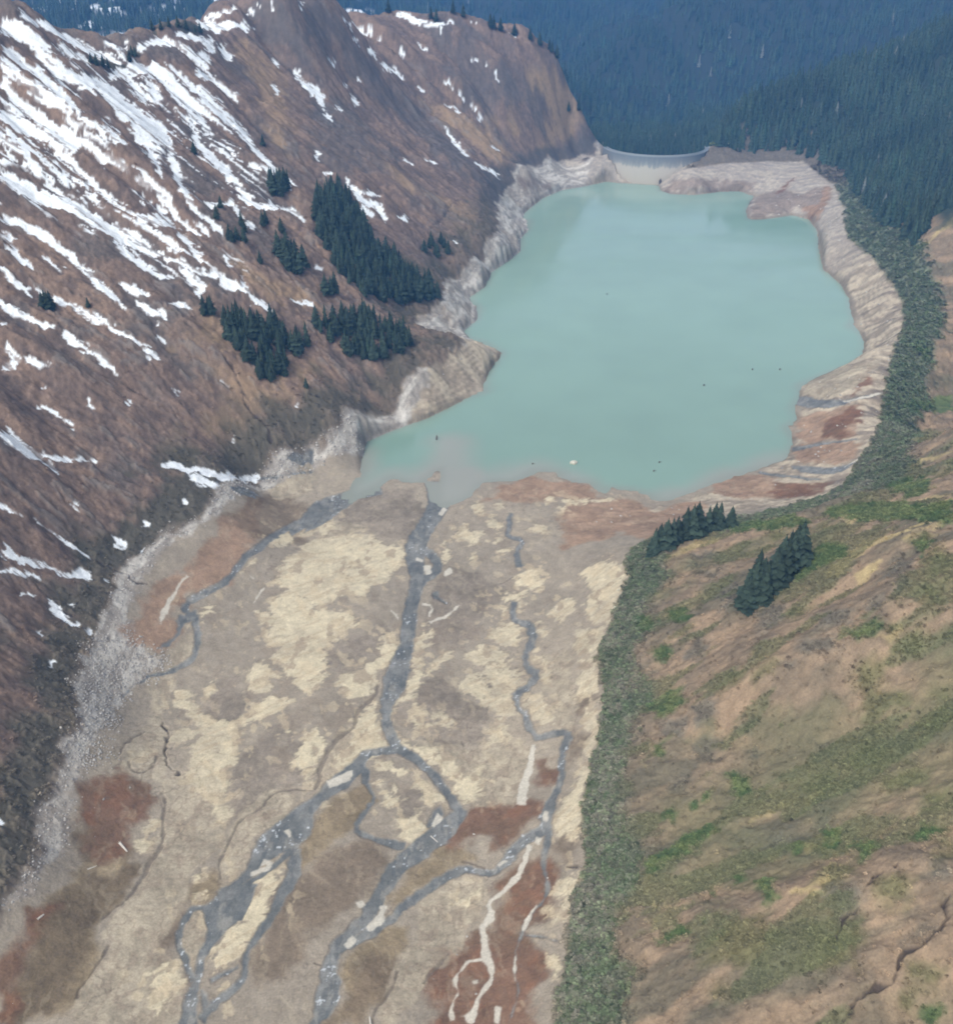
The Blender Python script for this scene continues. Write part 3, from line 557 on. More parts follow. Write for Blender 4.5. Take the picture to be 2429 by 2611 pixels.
# warped coordinates give every outline a ragged natural edge
wa = 0.9+dist*.0008
WX = X+fbm(X, Y, 5, 3, 171)*wa*1.5; WY = Y+fbm(X, Y, 5, 3, 181)*wa*1.5
W2X = X+(WX-X)*.3; W2Y = Y+(WY-Y)*.3
COL = np.zeros((X.size, 3))
def setc(m, c): COL[:] = COL*(1-m[:, None])+np.asarray(c)[None]*m[:, None]
def mixc(a, b, t): t = t[:, None]; return np.asarray(a)*(1-t)+np.asarray(b)*t
def msk(polys, soft=0.8, grow=0.0, noise=None, amp=0.0, flat=False, tight=False):
    WX, WY = (W2X, W2Y) if tight else (globals()['WX'], globals()['WY'])
    """mask of the outlines laid on the ground"""
    m = np.zeros(X.size); pad = soft+abs(grow)+abs(amp)*1.5+2
    for q in (polys if flat else lay(polys)):
        x0, y0 = q.min(0)-pad; x1, y1 = q.max(0)+pad
        r0, r1 = np.searchsorted(ys, [y0, y1]); 
        if r1 <= r0: continue
        idx = np.arange(r0*NU, r1*NU); idx = idx[(WX[idx] > x0) & (WX[idx] < x1) & (WY[idx] > y0) & (WY[idx] < y1)]
        if not len(idx): continue
        sd = poly_sd(q, WX[idx], WY[idx])-grow
        if noise is not None: sd = sd+noise[idx]*amp
        m[idx] = np.maximum(m[idx], 1-sstep(-soft, soft, sd))
    return m
# ---- base colours by zone
mud = lin(147, 137, 122); COL[:] = mud
COL *= (1+n2*.10+n4*.05)[:, None]
COL[:] = COL*(1-.35*sstep(.1, .7, n3)[:, None])+lin(170, 158, 139)*.35*sstep(.1, .7, n3)[:, None]
# left mountain
bL = mixc(lin(110, 94, 84), lin(136, 114, 98), sstep(-.5, .6, n2*.6+nsl*.7))
bL = mixc(bL, lin(98, 90, 84), sstep(.1, .7, n3+nsl*.4)*.8)
bL = mixc(bL, lin(152, 126, 104), sstep(.3, .9, n5*.8+n2*.5+n1*.2)*.5)
bL = bL*(1+n4[:, None]*.16+n1[:, None]*.16)
mLf = sstep(-2, 3, SDL+n2*4)*(X < np.interp(Y, [1250, 1380], [420, 196]))*np.where(Y > 1150, sstep(24, 26.5, H+n2*1.5+n1), 1)
# bare banks of the drawdown
strat = np.sin(H*2.1+n2*2.2)*.5+.5
rib = fbm(SDR*.35+SDL*.0, Y*.9+X*.5, 7, 3, 192)*(X > 150)+fbm(SL, SDL*.3, 8, 3, 193)*(X <= 150)
bank = mixc(lin(146, 134, 118), lin(182, 169, 148), sstep(-.45, .45, rib*.9+n2*.5+strat*.5-.25))
bank = mixc(bank, lin(104, 95, 88), sstep(.35, .75, fbm(SDR*.3, Y+X*.5, 12, 3, 194)+n1*.2)*.7*(X > 150))
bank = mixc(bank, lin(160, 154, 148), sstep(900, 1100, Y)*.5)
bank = bank*(1+n4[:, None]*.10+n1[:, None]*.14)
toepoly = np.vstack([ringl, onz(TOEL, 6.0)[::-1, :2]])
mbank = sstep(1.2, 3.2, H+n2*1.2)*((Y > 640) | (SDR > -70) & (Y > 480) & (X > 60))*(SDK > 0)
setc(mbank, 0*lin(0, 0, 0)); COL += bank*mbank[:, None]
mt = msk([toepoly], 1.8, .8, n2, 2.5, True)
con = fbm(SL*.22+n2*1.5, SDL*1.0, 2.6, 4, 195)
bk2 = mixc(lin(152, 145, 136), lin(192, 187, 178), sstep(-.5, .6, con+n2*.3)); bk2 = mixc(bk2, lin(134, 120, 104), np.clip(sstep(.1, .7, n3+.4*sstep(290, 230, Y))*.5, 0, 1)); bk2 *= (1+n4*.12+n1*.10)[:, None]
COL[:] = COL*(1-mt[:, None])+bk2*mt[:, None]
# ---- traced ground
for data, c, so, am, op in ((OLIVE, lin(132, 117, 92), 2.2, 2.5, .85), (ROCKB, lin(124, 108, 96), 3, 4, .7), (MUD, lin(134, 124, 111), 1.2, 1.5, .9), (RUST, lin(150, 122, 100), 2.5, 4, .8), (BROWN, lin(116, 101, 84), 3.5, 4.5, .75), (DKOLV, lin(106, 93, 75), 3.0, 3.5, .85),
                            (RED, lin(116, 85, 66), 2.6, 4.5, .85), (TAN, lin(166, 155, 135), 1.0, 2.0, .9)):
    m = msk(data, so, 0, n2, am)*op; base = np.asarray(c)*(1+n1[:, None]*.14+n2[:, None]*.22+n4[:, None]*.08)
    COL[:] = COL*(1-m[:, None])+base*m[:, None]
mrd = msk(RED, 3, 0, n2, 4); setc(mrd*sstep(.1, .6, n3+n2*.6)*.5, lin(98, 82, 66)); setc(mrd*sstep(.3, .6, fbm(X, Y, 6, 4, 198))*.35, lin(134, 94, 70))
# braided tan fans get a crazed pale and dark web
mtan = msk(TAN, 1.2, 0, n2, 2)
web = 1-np.abs(fbm(X+n2*3, Y*.7+n1*1.5, 5.5, 3, 201))*2.4
setc(mtan*sstep(.45, .85, web)*.6, lin(140, 126, 110))
w8 = fbm(X, Y, 9, 3, 212)*3.0; crn = fbm((X*.85+Y*.52)*.42+w8, (X*.52-Y*.85)+w8*.6, 2.6, 4, 211, .58)
mcr = msk(CREAM, 1.1, .1, crn, 3.0)
mce = msk(CREAM, .6, .8, crn, 3.0); setc(np.clip(mce-mcr, 0, 1)*.3*sstep(-.2, .4, n2), lin(118, 102, 86))
stk = fbm((X*.8+Y*.6)*.22, X*.6-Y*.8, 1.9, 4, 196)
cream = mixc(lin(212, 200, 170), lin(190, 178, 152), sstep(0, .8, n2+n1*.3))*(1+n4[:, None]*.06)
mcf = mcr*(.78-.35*sstep(-.1, .7, n3*.5-crn*.6)); COL[:] = COL*(1-mcf[:, None])+cream*mcf[:, None]
# flow lines: faint fans of silt running down the flats
flw = fbm(X*.9+Y*.25+n2*4, (Y*.9-X*.25)*.22, 2.6, 4, 213, .6)*(Y < 560)*(SDL < -8)*(SDR < -3)*(SDK > 3)
setc(sstep(.25, .7, flw)*.15, lin(190, 178, 154)); setc(sstep(.25, .7, -flw)*.14, lin(116, 105, 92))
# thin cream flakes strewn over the flats round the traced ones
setc(mcr*sstep(.12, .5, stk+n2*.25)*.45, lin(172, 154, 128)); setc(mcr*sstep(.45, .6, fbm(X, Y*.6, 6, 4, 197))*.6, lin(146, 130, 112))
near = msk(CREAM, 9, 8, n3, 6)*(1-msk(STREAM, .8, .6))*(SDL < -10)*(SDR < -4)*(SDK > 3)*(Y < 560)
fl = fbm(X*.9+Y*.35, Y*.55-X*.2, 4.2, 3, 221)
mfl = near*sstep(.42, .56, fl); setc(mfl*.5, lin(198, 182, 152))
mfd = near*(1-mcr)*sstep(.30, .42, fbm(X*.9+Y*.35, Y*.55-X*.2, 5.2, 3, 231)); setc(mfd*.3, lin(134, 119, 102))
# dark cut edges along flats: cut-bank shade painted into the colour beside the channels
STR = STREAM+SHEET
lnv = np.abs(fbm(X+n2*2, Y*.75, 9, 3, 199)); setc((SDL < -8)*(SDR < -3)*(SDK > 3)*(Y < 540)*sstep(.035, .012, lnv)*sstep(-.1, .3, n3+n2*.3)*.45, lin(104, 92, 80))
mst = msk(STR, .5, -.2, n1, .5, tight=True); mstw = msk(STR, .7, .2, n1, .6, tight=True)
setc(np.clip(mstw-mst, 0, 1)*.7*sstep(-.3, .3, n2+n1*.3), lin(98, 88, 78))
wat = mixc(lin(108, 110, 108), lin(130, 130, 126), sstep(-.4, .6, n2))
rip = fbm(X, Y, 1.2, 2, 241)
wat = mixc(wat, lin(150, 146, 136), sstep(.35, .7, fbm(X, Y*.5, 3.5, 4, 254))*.5); wat = mixc(wat, lin(84, 88, 90), sstep(.2, .6, -fbm(X*1.1, Y*.45, 2.2, 3, 255))*.5); wat = wat*(1+n4[:, None]*.10+fbm(X*1.2, Y*.35, 2.5, 3, 252)[:, None]*.12)
mck = msk(CREEK, .3, .1, n1, .3, tight=True); setc(mck*.65, lin(106, 96, 86))
COL[:] = COL*(1-mst[:, None])+wat*mst[:, None]
foam = mst*sstep(.1, .5, fbm(X, Y, 16, 2, 253))*sstep(.75, .95, rip+n2*.25+.15*fbm(X, Y, 20, 2, 251)-.0)*(Y < 560); setc(foam*.8, lin(200, 205, 208))
mpc = msk(PALECH, .4, 0, n1, .5, tight=True); setc(mpc*.92, lin(196, 190, 176))
# ---- left mountain over the banks
COL[:] = COL*(1-mLf[:, None])+bL*mLf[:, None]
mnt = msk(NOSETAN, 8, 0, n2, 12)*mLf; setc(mnt*.65*np.where(Y > 1250, 1.25, 1), lin(160, 134, 104))
mng = msk(NOSEGREY, 10, 0, n2, 14)*mLf; setc(mng*.6, lin(96, 90, 86))
mstrip = mLf*np.where(Y > 1150, 1-sstep(40, 52, H+n2*7+n1*2), np.where(Y < 470, 1-sstep(12, 24, SDL+n2*8-n3*5), 1-sstep(14, 38, SDL+n2*14-n3*8))); ol = mixc(lin(90, 84, 70), lin(108, 96, 82), sstep(-.3, .6, n2+n1*.3)); ol = mixc(ol, mixc(lin(80, 78, 66), lin(102, 96, 82), sstep(-.3, .6, n2+n1*.3)), sstep(700, 540, Y)); ol = mixc(ol, lin(82, 78, 74), sstep(1120, 1180, Y)*.8)
COL[:] = COL*(1-mstrip[:, None]*.85)+ol*mstrip[:, None]*.85
mdk = mLf*msk([T_ for T_ in parse('''H560,640 640,780 560,880 470,1040 240,1020 0,1000 0,1120 200,1130 470,1160 440,1400 380,1640 300,1849 60,1849 180,1600 240,1300 60,1180 0,1160 0,960 300,960 360,900 260,700 120,600 420,640
D1240,1180 1290,1260 1200,1400 980,1520 860,1600 720,1720 600,1800 520,1700 600,1620 740,1540 740,1440 900,1400 1000,1340 1060,1240''')], 4, 0, n2, 5); setc(mdk*.5, lin(92, 87, 76)*1.0)
COL *= (1-mLf*.03)[:, None]**np.array([1.0, .3, -.8])
# ---- right slope
mRf = sstep(-1.5, 2, SDR+n1*1.5+n2*2)*np.where(Y > 900, sstep(22, 25, H+n2*2+n1), 1)*(SDR > -2)
bR = mixc(lin(146, 126, 103), lin(122, 108, 90), sstep(-.3, .6, nsr*.5+n2*.5)); bR = mixc(bR, lin(102, 96, 80), sstep(.15, .65, fbm(X*.4+Y*.1, Y-X*.28, 16, 4, 261))*.85)
far_r = sstep(520, 640, Y)
bR = bR*(1+n4[:, None]*.10+n1[:, None]*.12)
COL[:] = COL*(1-mRf[:, None])+bR*mRf[:, None]
for data, c, so, am, op in ((OLV, lin(106, 104, 72), 4, 4, .85), (GREYB, lin(106, 102, 90), 3, 4, .8), (OCHRE, lin(182, 164, 118), 1, 1.5, .65), ):
    m = msk(data, so, 0, nsr+n1*.3, am)*op*mRf; base = np.asarray(c)*(1+n1[:, None]*.16+n4[:, None]*.10)
    COL[:] = COL*(1-m[:, None])+base*m[:, None]
GRV = gridint(g3); mgr2 = mRf*sstep(.05, .5, -GRV*1.1+n2*.35)*.7*(Y < 700); setc(mgr2*.6, mixc(lin(92, 100, 66), lin(104, 98, 80), sstep(-.3, .4, n3)))
mgr2 = mRf*sstep(.12, .42, fbm(X*.4+Y*.1, Y-X*.28, 11, 4, 271))*(Y < 620); setc(mgr2*.6, lin(98, 104, 72))
wdt = .80*np.interp(Y, [170, 300, 420, 480, 560, 800, 1250, 1400], [22, 22, 25, 38, 34, 40, 50, 66])
mgs = mRf*(1-sstep(wdt-5, wdt+5, SDR+n2*7)); gs = mixc(lin(92, 98, 80), lin(114, 112, 98), sstep(-.2, .7, n2+n1*.5)); gs = mixc(gs, lin(100, 112, 88), sstep(480, 700, Y)*.6); gs = mixc(gs, lin(104, 92, 84), sstep(1230, 1330, Y)*.8); gs = gs*(1+n4[:, None]*.15)
COL[:] = COL*(1-mgs[:, None]*.92)+gs*mgs[:, None]*.92
mgn = msk(GREEN, 1.4, .3, nsr*.5+n1*.5, 1.6)*mRf*(1-mgs*.4); gcol = mixc(lin(70, 92, 54), lin(98, 112, 68), sstep(-.4, .6, n1+n2*.4)); COL[:] = COL*(1-mgn[:, None]*.85)+gcol*mgn[:, None]*.85
mfor = sstep(45, 62, SDR)*sstep(960, 990, Y+X*.08-n2*5)*(X > 250); mfor = np.maximum(mfor, sstep(1515, 1530, Y)*(X > 170)); mfor = np.maximum(mfor, (Y > 1640)*1.0); setc(mfor, lin(52, 60, 50))
mdt = msk(DITCH, .4, 0, n1, .5); setc(mdt*.85, lin(66, 58, 54))
# leafless brush darkens parts of both faces
br = (mLf*(1-mstrip)*sstep(.30, .55, n1*.5+n2*.5)*.45); setc(br, lin(84, 72, 68))
rk = fbm(SL+n2*2, PL*.45, 7, 4, 284, .62); mrk = mLf*(1-mstrip)*sstep(.38, .62, rk)*sstep(-.2, .4, n5+n3*.4); setc(mrk*.5, lin(128, 122, 116)); setc(mLf*(1-mstrip)*sstep(.3, .6, -rk)*.4, lin(78, 70, 66)); H = H+mrk*1.2
ridt = msk(TREEDARK_RIDGE, 2, 0, n1, 2); setc(ridt*.8, lin(58, 62, 52))
# ---- snow
SNOW = [np.column_stack([q_[:, :2], q_[:, 2]*np.where(q_[:, 2] > 16, .74, 1)]) for q_ in SNOW]
nse = fbm(SL*1.0, PL*.22, 2.4, 5, 281, .62)
msn = msk(SNOW, .4, 0, nse, 1.6)
msp = msk(SPECK, 2, 0, n2, 4)*sstep(.0, .12, fbm(SL, PL*.4, 3.2, 4, 291, .65))
msn = np.clip(np.maximum(msn, msp), 0, 1)*mLf*(1-.8*sstep(.45, .6, fbm(SL+n2*1.5, PL*.11, 3.0, 3, 282, .6))*(PL > 0))
ups = msk(parse('''A0,450 300,700 560,830 800,1000 1000,1180 1250,1350 1400,1600 1100,1700 600,1300 300,1260 0,1180
A300,330 640,340 900,250 1250,420 1400,700 1560,1000 1500,1180 1200,1240 1000,900 800,640 500,480'''), 10, 0, n2, 14)*mLf
msn = np.maximum(msn, ups*sstep(.50, .60, fbm(SL+n2*1.5, PL*.09, 3.4, 4, 283, .6))*.95)
# stray patches high up
setc(msn, np.array([.86, .90, .93]))
# snow tongue that crosses the bank
ms2 = msk([SNOW[k] for k in range(len(SNOW)) if 380 < SNOW[k][0][0] < 450 and 1160 < SNOW[k][0][1] < 1200], .6, 0, nse, 1.2); setc(ms2, np.array([.84, .88, .91]))
# ---- relief that belongs to the colours
msw = msk(SNOW, 4, 2)*mLf
H = H-mck*.5-msw*1.6-mst*.35-mdt*1.2+mcr*.18
H = H+(mLf*(n1*.55+n2*1.1)+mRf*(n1*.45+n2*1.3+nsr*.35)+mbank*(n1*.35+n2*.5)+mgs*np.abs(n1)*1.0+mstrip*np.abs(n1)*.8)*(1-msn*.6)+n4*.10*(1-mst)+mt*n1*.3
H = H-sstep(1640, 1900, Y)*120
H = np.where(SDK < -1.0, np.minimum(H, -.2), H); COLc = np.clip(COL, .01, .92)
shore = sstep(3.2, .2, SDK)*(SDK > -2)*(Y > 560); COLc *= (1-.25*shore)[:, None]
idx = np.arange(NU*NY).reshape(NY, NU)
F = np.stack([idx[:-1, :-1], idx[:-1, 1:], idx[1:, 1:], idx[1:, :-1]], -1).reshape(-1, 4)
tm, tn, tb = mat('terrain_ground')
L = tn.links; at = tn.nodes.new('ShaderNodeAttribute'); at.attribute_name = 'Col'
geo = tn.nodes.new('ShaderNodeNewGeometry')
nz = tn.nodes.new('ShaderNodeTexNoise'); nz.inputs['Scale'].default_value = 1.4; nz.inputs['Detail'].default_value = 6; nz.inputs['Roughness'].default_value = .65
nz2 = tn.nodes.new('ShaderNodeTexNoise'); nz2.inputs['Scale'].default_value = .22; nz2.inputs['Detail'].default_value = 5
mr = tn.nodes.new('ShaderNodeMapRange'); mr.inputs[1].default_value = .3; mr.inputs[2].default_value = .7; mr.inputs[3].default_value = .80; mr.inputs[4].default_value = 1.20
mr2 = tn.nodes.new('ShaderNodeMapRange'); mr2.inputs[1].default_value = .3; mr2.inputs[2].default_value = .7; mr2.inputs[3].default_value = .90; mr2.inputs[4].default_value = 1.10
mu = tn.nodes.new('ShaderNodeMath'); mu.operation = 'MULTIPLY'
vm = tn.nodes.new('ShaderNodeVectorMath'); vm.operation = 'MULTIPLY'
for q in (nz, nz2): L.new(geo.outputs['Position'], q.inputs['Vector'])
L.new(nz.outputs[0], mr.inputs[0]); L.new(nz2.outputs[0], mr2.inputs[0]); L.new(mr.outputs[0], mu.inputs[0]); L.new(mr2.outputs[0], mu.inputs[1])
L.new(at.outputs['Color'], vm.inputs[0]); L.new(mu.outputs[0], vm.inputs[1]); L.new(vm.outputs[0], tb.inputs['Base Color'])
aw = tn.nodes.new('ShaderNodeAttribute'); aw.attribute_name = 'wet'
mrw = tn.nodes.new('ShaderNodeMapRange'); mrw.inputs[3].default_value = .92; mrw.inputs[4].default_value = .38
L.new(aw.outputs['Fac'], mrw.inputs[0]); L.new(mrw.outputs[0], tb.inputs['Roughness'])
bp = tn.nodes.new('ShaderNodeBump'); bp.inputs['Distance'].default_value = .5; bp.inputs['Strength'].default_value = .5
L.new(nz.outputs[0], bp.inputs['Height']); L.new(bp.outputs[0], tb.inputs['Normal']); tb.inputs['Specular IOR Level'].default_value = .25
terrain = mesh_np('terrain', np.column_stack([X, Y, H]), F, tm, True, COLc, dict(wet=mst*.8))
tag(terrain, 'drawn down reservoir basin, mud flats, bare banks and brown and green slopes', 'terrain', kind='structure')
# ================================================================ the lake
ws = 5.0; wx = np.arange(lake[:, 0].min()-8, lake[:, 0].max()+8, ws); wy = np.arange(lake[:, 1].min()-8, lake[:, 1].max()+8, ws)
WXX, WYY = np.meshgrid(wx, wy); wsd = poly_sd(lake, WXX.ravel(), WYY.ravel()); wn = fbm(WXX.ravel(), WYY.ravel(), 40, 3, 301)
nearsh = onz(parse('''S917,1174 895,1262 999,1217 1078,1232 1150,1270 1229,1232 1267,1228 1362,1200 1449,1225 1531,1266 1680,1284 1793,1245 2010,1176''')[0], 0)[:, :2]
dn = np.abs(line_d(nearsh, WXX.ravel(), WYY.ravel()))
mouth = onz([(1150, 1290)], 0)[0]; mid = onz([(1140, 1130)], 0)[0]
dm = np.abs(line_d(np.array([mouth[:2], mid[:2]]), WXX.ravel(), WYY.ravel()))
silt = np.clip(sstep(26, 0, dn+wn*9)*.85+sstep(26, 3, dm+wn*6)*.9, 0, 1)
shal = sstep(-7, 0, wsd+wn)
ok = (wsd < 9) & (np.hypot(WXX.ravel()-DAMC[0], WYY.ravel()-DAMC[1]) > DAMR-3)
okg = ok.reshape(WXX.shape); cell = okg[:-1, :-1] & okg[1:, :-1] & okg[:-1, 1:] & okg[1:, 1:]
wi = np.arange(WXX.size).reshape(WXX.shape)
WF = np.stack([wi[:-1, :-1], wi[:-1, 1:], wi[1:, 1:], wi[1:, :-1]], -1)[cell]
used, inv = np.unique(WF.ravel(), return_inverse=True)
wm, wt_, wb = mat('lake_water')
c1, c2, c3 = lin(134, 163, 149), lin(158, 160, 150), lin(140, 144, 132)
wc = c1[None]*(1-silt[:, None])+c2[None]*silt[:, None]; wc = wc*(1-.5*shal[:, None])+c3[None]*.5*shal[:, None]; wc = wc*(1+wn[:, None]*.04)*(1-.14*sstep(900, 560, WYY.ravel()))[:, None]
wa_ = wt_.nodes.new('ShaderNodeAttribute'); wa_.attribute_name = 'Col'; wt_.links.new(wa_.outputs['Color'], wb.inputs['Base Color'])
wb.inputs['Roughness'].default_value = .1; wb.inputs['IOR'].default_value = 1.38
wg = wt_.nodes.new('ShaderNodeNewGeometry'); wz = wt_.nodes.new('ShaderNodeTexNoise'); wsx = wt_.nodes.new('ShaderNodeMapping'); wsx.inputs['Scale'].default_value = (.004, .016, .01); wsx.inputs['Rotation'].default_value = (0, 0, .35); wsn = wt_.nodes.new('ShaderNodeTexNoise'); wsn.inputs['Scale'].default_value = 1.0; wsn.inputs['Detail'].default_value = 3; wsr = wt_.nodes.new('ShaderNodeMapRange'); wsr.inputs[1].default_value = .4; wsr.inputs[2].default_value = .65; wsr.inputs[3].default_value = .09; wsr.inputs[4].default_value = .24
wt_.links.new(wg.outputs['Position'], wsx.inputs['Vector']); wt_.links.new(wsx.outputs[0], wsn.inputs['Vector']); wt_.links.new(wsn.outputs[0], wsr.inputs[0]); wt_.links.new(wsr.outputs[0], wb.inputs['Roughness'])
wz.inputs['Scale'].default_value = .5; wz.inputs['Detail'].default_value = 4
wbp = wt_.nodes.new('ShaderNodeBump'); wbp.inputs['Distance'].default_value = .10; wbp.inputs['Strength'].default_value = .3
wt_.links.new(wg.outputs['Position'], wz.inputs['Vector']); wt_.links.new(wz.outputs[0], wbp.inputs['Height']); wt_.links.new(wbp.outputs[0], wb.inputs['Normal'])
V = np.column_stack([WXX.ravel(), WYY.ravel(), np.zeros(WXX.size)])[used]
water = mesh_np('water', V, inv.reshape(-1, 4), wm, True, wc[used])
tag(water, 'milky turquoise water of the low reservoir', 'lake', kind='structure')
# ================================================================ far hills
fc = []
def fa(p, Yv): fc.append(tuple(onY(p, Yv)[0]))
for x in (-1500, -800, -300, 100, 500, 1000, 1800): fc.append((x, 1560, -120)); fc.append((x, 1750, -90))
for px_, off in ((1400, 60), (1550, 0), (1700, -60), (1850, -60), (2050, 0), (2300, 0)):
    fa((px_, 398), 1880+off); fa((px_, 300), 2250+off); fa((px_, 216), 2560+off)
for px_ in (1600, 1750, 1900, 2100, 2300, 2429, 2700): fa((px_, 100), 2850); fa((px_, 0), 3150); fa((px_, -150), 3600); fa((px_, -330), 4100)
for px_ in (850, 1000, 1150, 1300, 1420): fa((px_, 200), 2500); fa((px_, 150), 4000); fa((px_, 60), 4700); fa((px_, -60), 5300); fa((px_, -200), 5900)
for px_ in (-400, -100, 100, 300, 500, 650): fa((px_, 160), 2000); fa((px_, 100), 2300); fa((px_, 40), 2550); fa((px_, -40), 2800); fa((px_, -200), 3200); fa((px_, -330), 3700)
for px_, dy in ((1440, 190), (1510, 120), (1600, 50)): fa((px_, dy), 2750)
for x in (-3200, -1600, 0, 1600, 3400): fc.append((x, 6200, 560))
FC = np.array(fc); Am = kern(FC[:, 0], FC[:, 1], FC[:, 0], FC[:, 1]); n = len(FC); Pm = np.column_stack([np.ones(n), FC[:, 0]/1000, FC[:, 1]/1000])
sol = np.linalg.solve(np.block([[Am-np.eye(n)*60, Pm], [Pm.T, np.zeros((3, 3))]]), np.concatenate([FC[:, 2], np.zeros(3)]))
hx = np.arange(-3300, 3500, 22.0); hy = np.arange(1560, 6200, 22.0); HX, HY = np.meshgrid(hx, hy); a_, b_ = HX.ravel(), HY.ravel()
HZ = np.zeros(a_.size)
for i in range(0, a_.size, 20000):
    s = slice(i, i+20000); HZ[s] = kern(a_[s], b_[s], FC[:, 0], FC[:, 1]) @ sol[:n]+sol[n]+sol[n+1]*a_[s]/1000+sol[n+2]*b_[s]/1000
rg = 1-np.abs(fbm(a_, b_, 420, 3, 311))*2
HZ += (rg*62-16+fbm(a_, b_, 90, 2, 321)*10)*sstep(1700, 2300, b_)
HZ = np.clip(HZ, -140, 420)
for pts_, k_ in (([((1330, 110), 2150), ((1400, 165), 2140), ((1450, 205), 2120), ((1560, 265), 2100), ((1700, 335), 2060), ((1790, 385), 2040)], .5), ([((2050, -170), 2650), ((1900, -100), 2600), ((1760, -10), 2560), ((1640, 65), 2520), ((1540, 130), 2480), ((1450, 180), 2440)], .62), ([((2429, -40), 2350), ((2200, 60), 2330), ((2000, 170), 2300), ((1860, 260), 2260), ((1760, 330), 2220)], .6)):
    RP = np.vstack([onY(p_, y_) for p_, y_ in pts_]); RP = resample(RP, 60)
    dq = np.full(a_.size, 1e9); zq = np.zeros(a_.size)
    for q_ in RP:
        d_ = np.hypot(a_-q_[0], b_-q_[1]); m_ = d_ < dq; dq = np.where(m_, d_, dq); zq = np.where(m_, q_[2]-12, zq)
    dq = np.sqrt(dq**2+30**2)-30; HZ = np.maximum(HZ, zq-k_*dq+fbm(a_, b_, 110, 3, 341)*9)
HZ2 = HZ.reshape(HX.shape)
def Hfar(x, y):
    u = np.clip((x-hx[0])/22, 0, len(hx)-1.001); v = np.clip((y-hy[0])/22, 0, len(hy)-1.001); i = u.astype(int); j = v.astype(int); a = u-i; b = v-j
    return HZ2[j, i]*(1-a)*(1-b)+HZ2[j, i+1]*a*(1-b)+HZ2[j+1, i]*(1-a)*b+HZ2[j+1, i+1]*a*b
fs = []
for q in FARSNOW:
    P, f = cast(q, Hfar, 1700, 6500); fs.append(P[:, :2])
fcol = np.tile(lin(36, 44, 38), (a_.size, 1))
fsn = np.zeros(a_.size)
for q in fs: fsn = np.maximum(fsn, 1-sstep(-15, 15, poly_sd(q, a_, b_)))
fsn = np.maximum(fsn, sstep(.15, .4, fbm(a_, b_, 60, 3, 331)+(HZ-250)/500)*(a_ < -150-(b_-2000)*.12)*(b_ > 1900))
fcol = fcol*(1-fsn[:, None])+np.array([.8, .85, .9])*fsn[:, None]
hi = np.arange(HX.size).reshape(HX.shape)
fm, ft, fb = mat('far_hill_ground'); fa_ = ft.nodes.new('ShaderNodeAttribute'); fa_.attribute_name = 'Col'; ft.links.new(fa_.outputs['Color'], fb.inputs['Base Color']); fb.inputs['Roughness'].default_value = .95
hills = mesh_np('hills', np.column_stack([a_, b_, HZ]), np.stack([hi[:-1, :-1], hi[:-1, 1:], hi[1:, 1:], hi[1:, :-1]], -1).reshape(-1, 4), fm, True, fcol)
tag(hills, 'hazy blue forested mountains beyond the dam', 'hills', kind='structure')
# ================================================================ conifers
def conifer_crown(h, r, whorls, nb, seed, trunk_clear=.06):
    rd = random.Random(seed); vs, fs_, cs = [], [], []
    for w in range(whorls):
        f = w/(whorls-1); z = h*(trunk_clear+(1-trunk_clear)*f*.97); rad = r*(1-f)**.85*(.82+.36*rd.random())+.12
        if w < 2: rad *= .8
        off = rd.random()*6.28; dr = h*(.045+.04*(1-f))
        for k in range(nb):
            if rd.random() < .08: continue
            a = off+k*6.283/nb+rd.uniform(-.22, .22); rr_ = rad*rd.uniform(.7, 1.18); wd = rr_*.42+.1
            ca, sa = math.cos(a), math.sin(a); b0 = len(vs)
            zz = z+rd.uniform(-.02, .02)*h
            vs += [(0, 0, zz+dr*.7), (ca*rr_*.6-sa*wd, sa*rr_*.6+ca*wd, zz-dr*.25), (ca*rr_, sa*rr_, zz-dr*.9), (ca*rr_*.6+sa*wd, sa*rr_*.6-ca*wd, zz-dr*.25)]
            fs_ += [(b0, b0+1, b0+2, b0+3)]
            g = rd.uniform(.75, 1.3); cs += [g*.85, g, g*1.1, g]
    b0 = len(vs); top = h*1.0
    vs += [(0, 0, top), (.25, 0, h*.9), (-.12, .2, h*.9), (-.12, -.2, h*.9)]; fs_ += [(b0, b0+1, b0+2, b0+2), (b0, b0+2, b0+3, b0+3), (b0, b0+3, b0+1, b0+1)]; cs += [1]*4
    return np.array(vs), fs_, np.array(cs)
def lathe(profile, seg=7, bend=0):
    vs, fs_ = [], []
    for (r, z) in profile:
        for k in range(seg): vs.append((r*math.cos(k*6.2832/seg)+bend*z*z, r*math.sin(k*6.2832/seg), z))
    for i in range(len(profile)-1):
        for k in range(seg): a = i*seg+k; b = i*seg+(k+1) % seg; fs_.append((a, b, b+seg, a+seg))
    return np.array(vs), np.array(fs_)
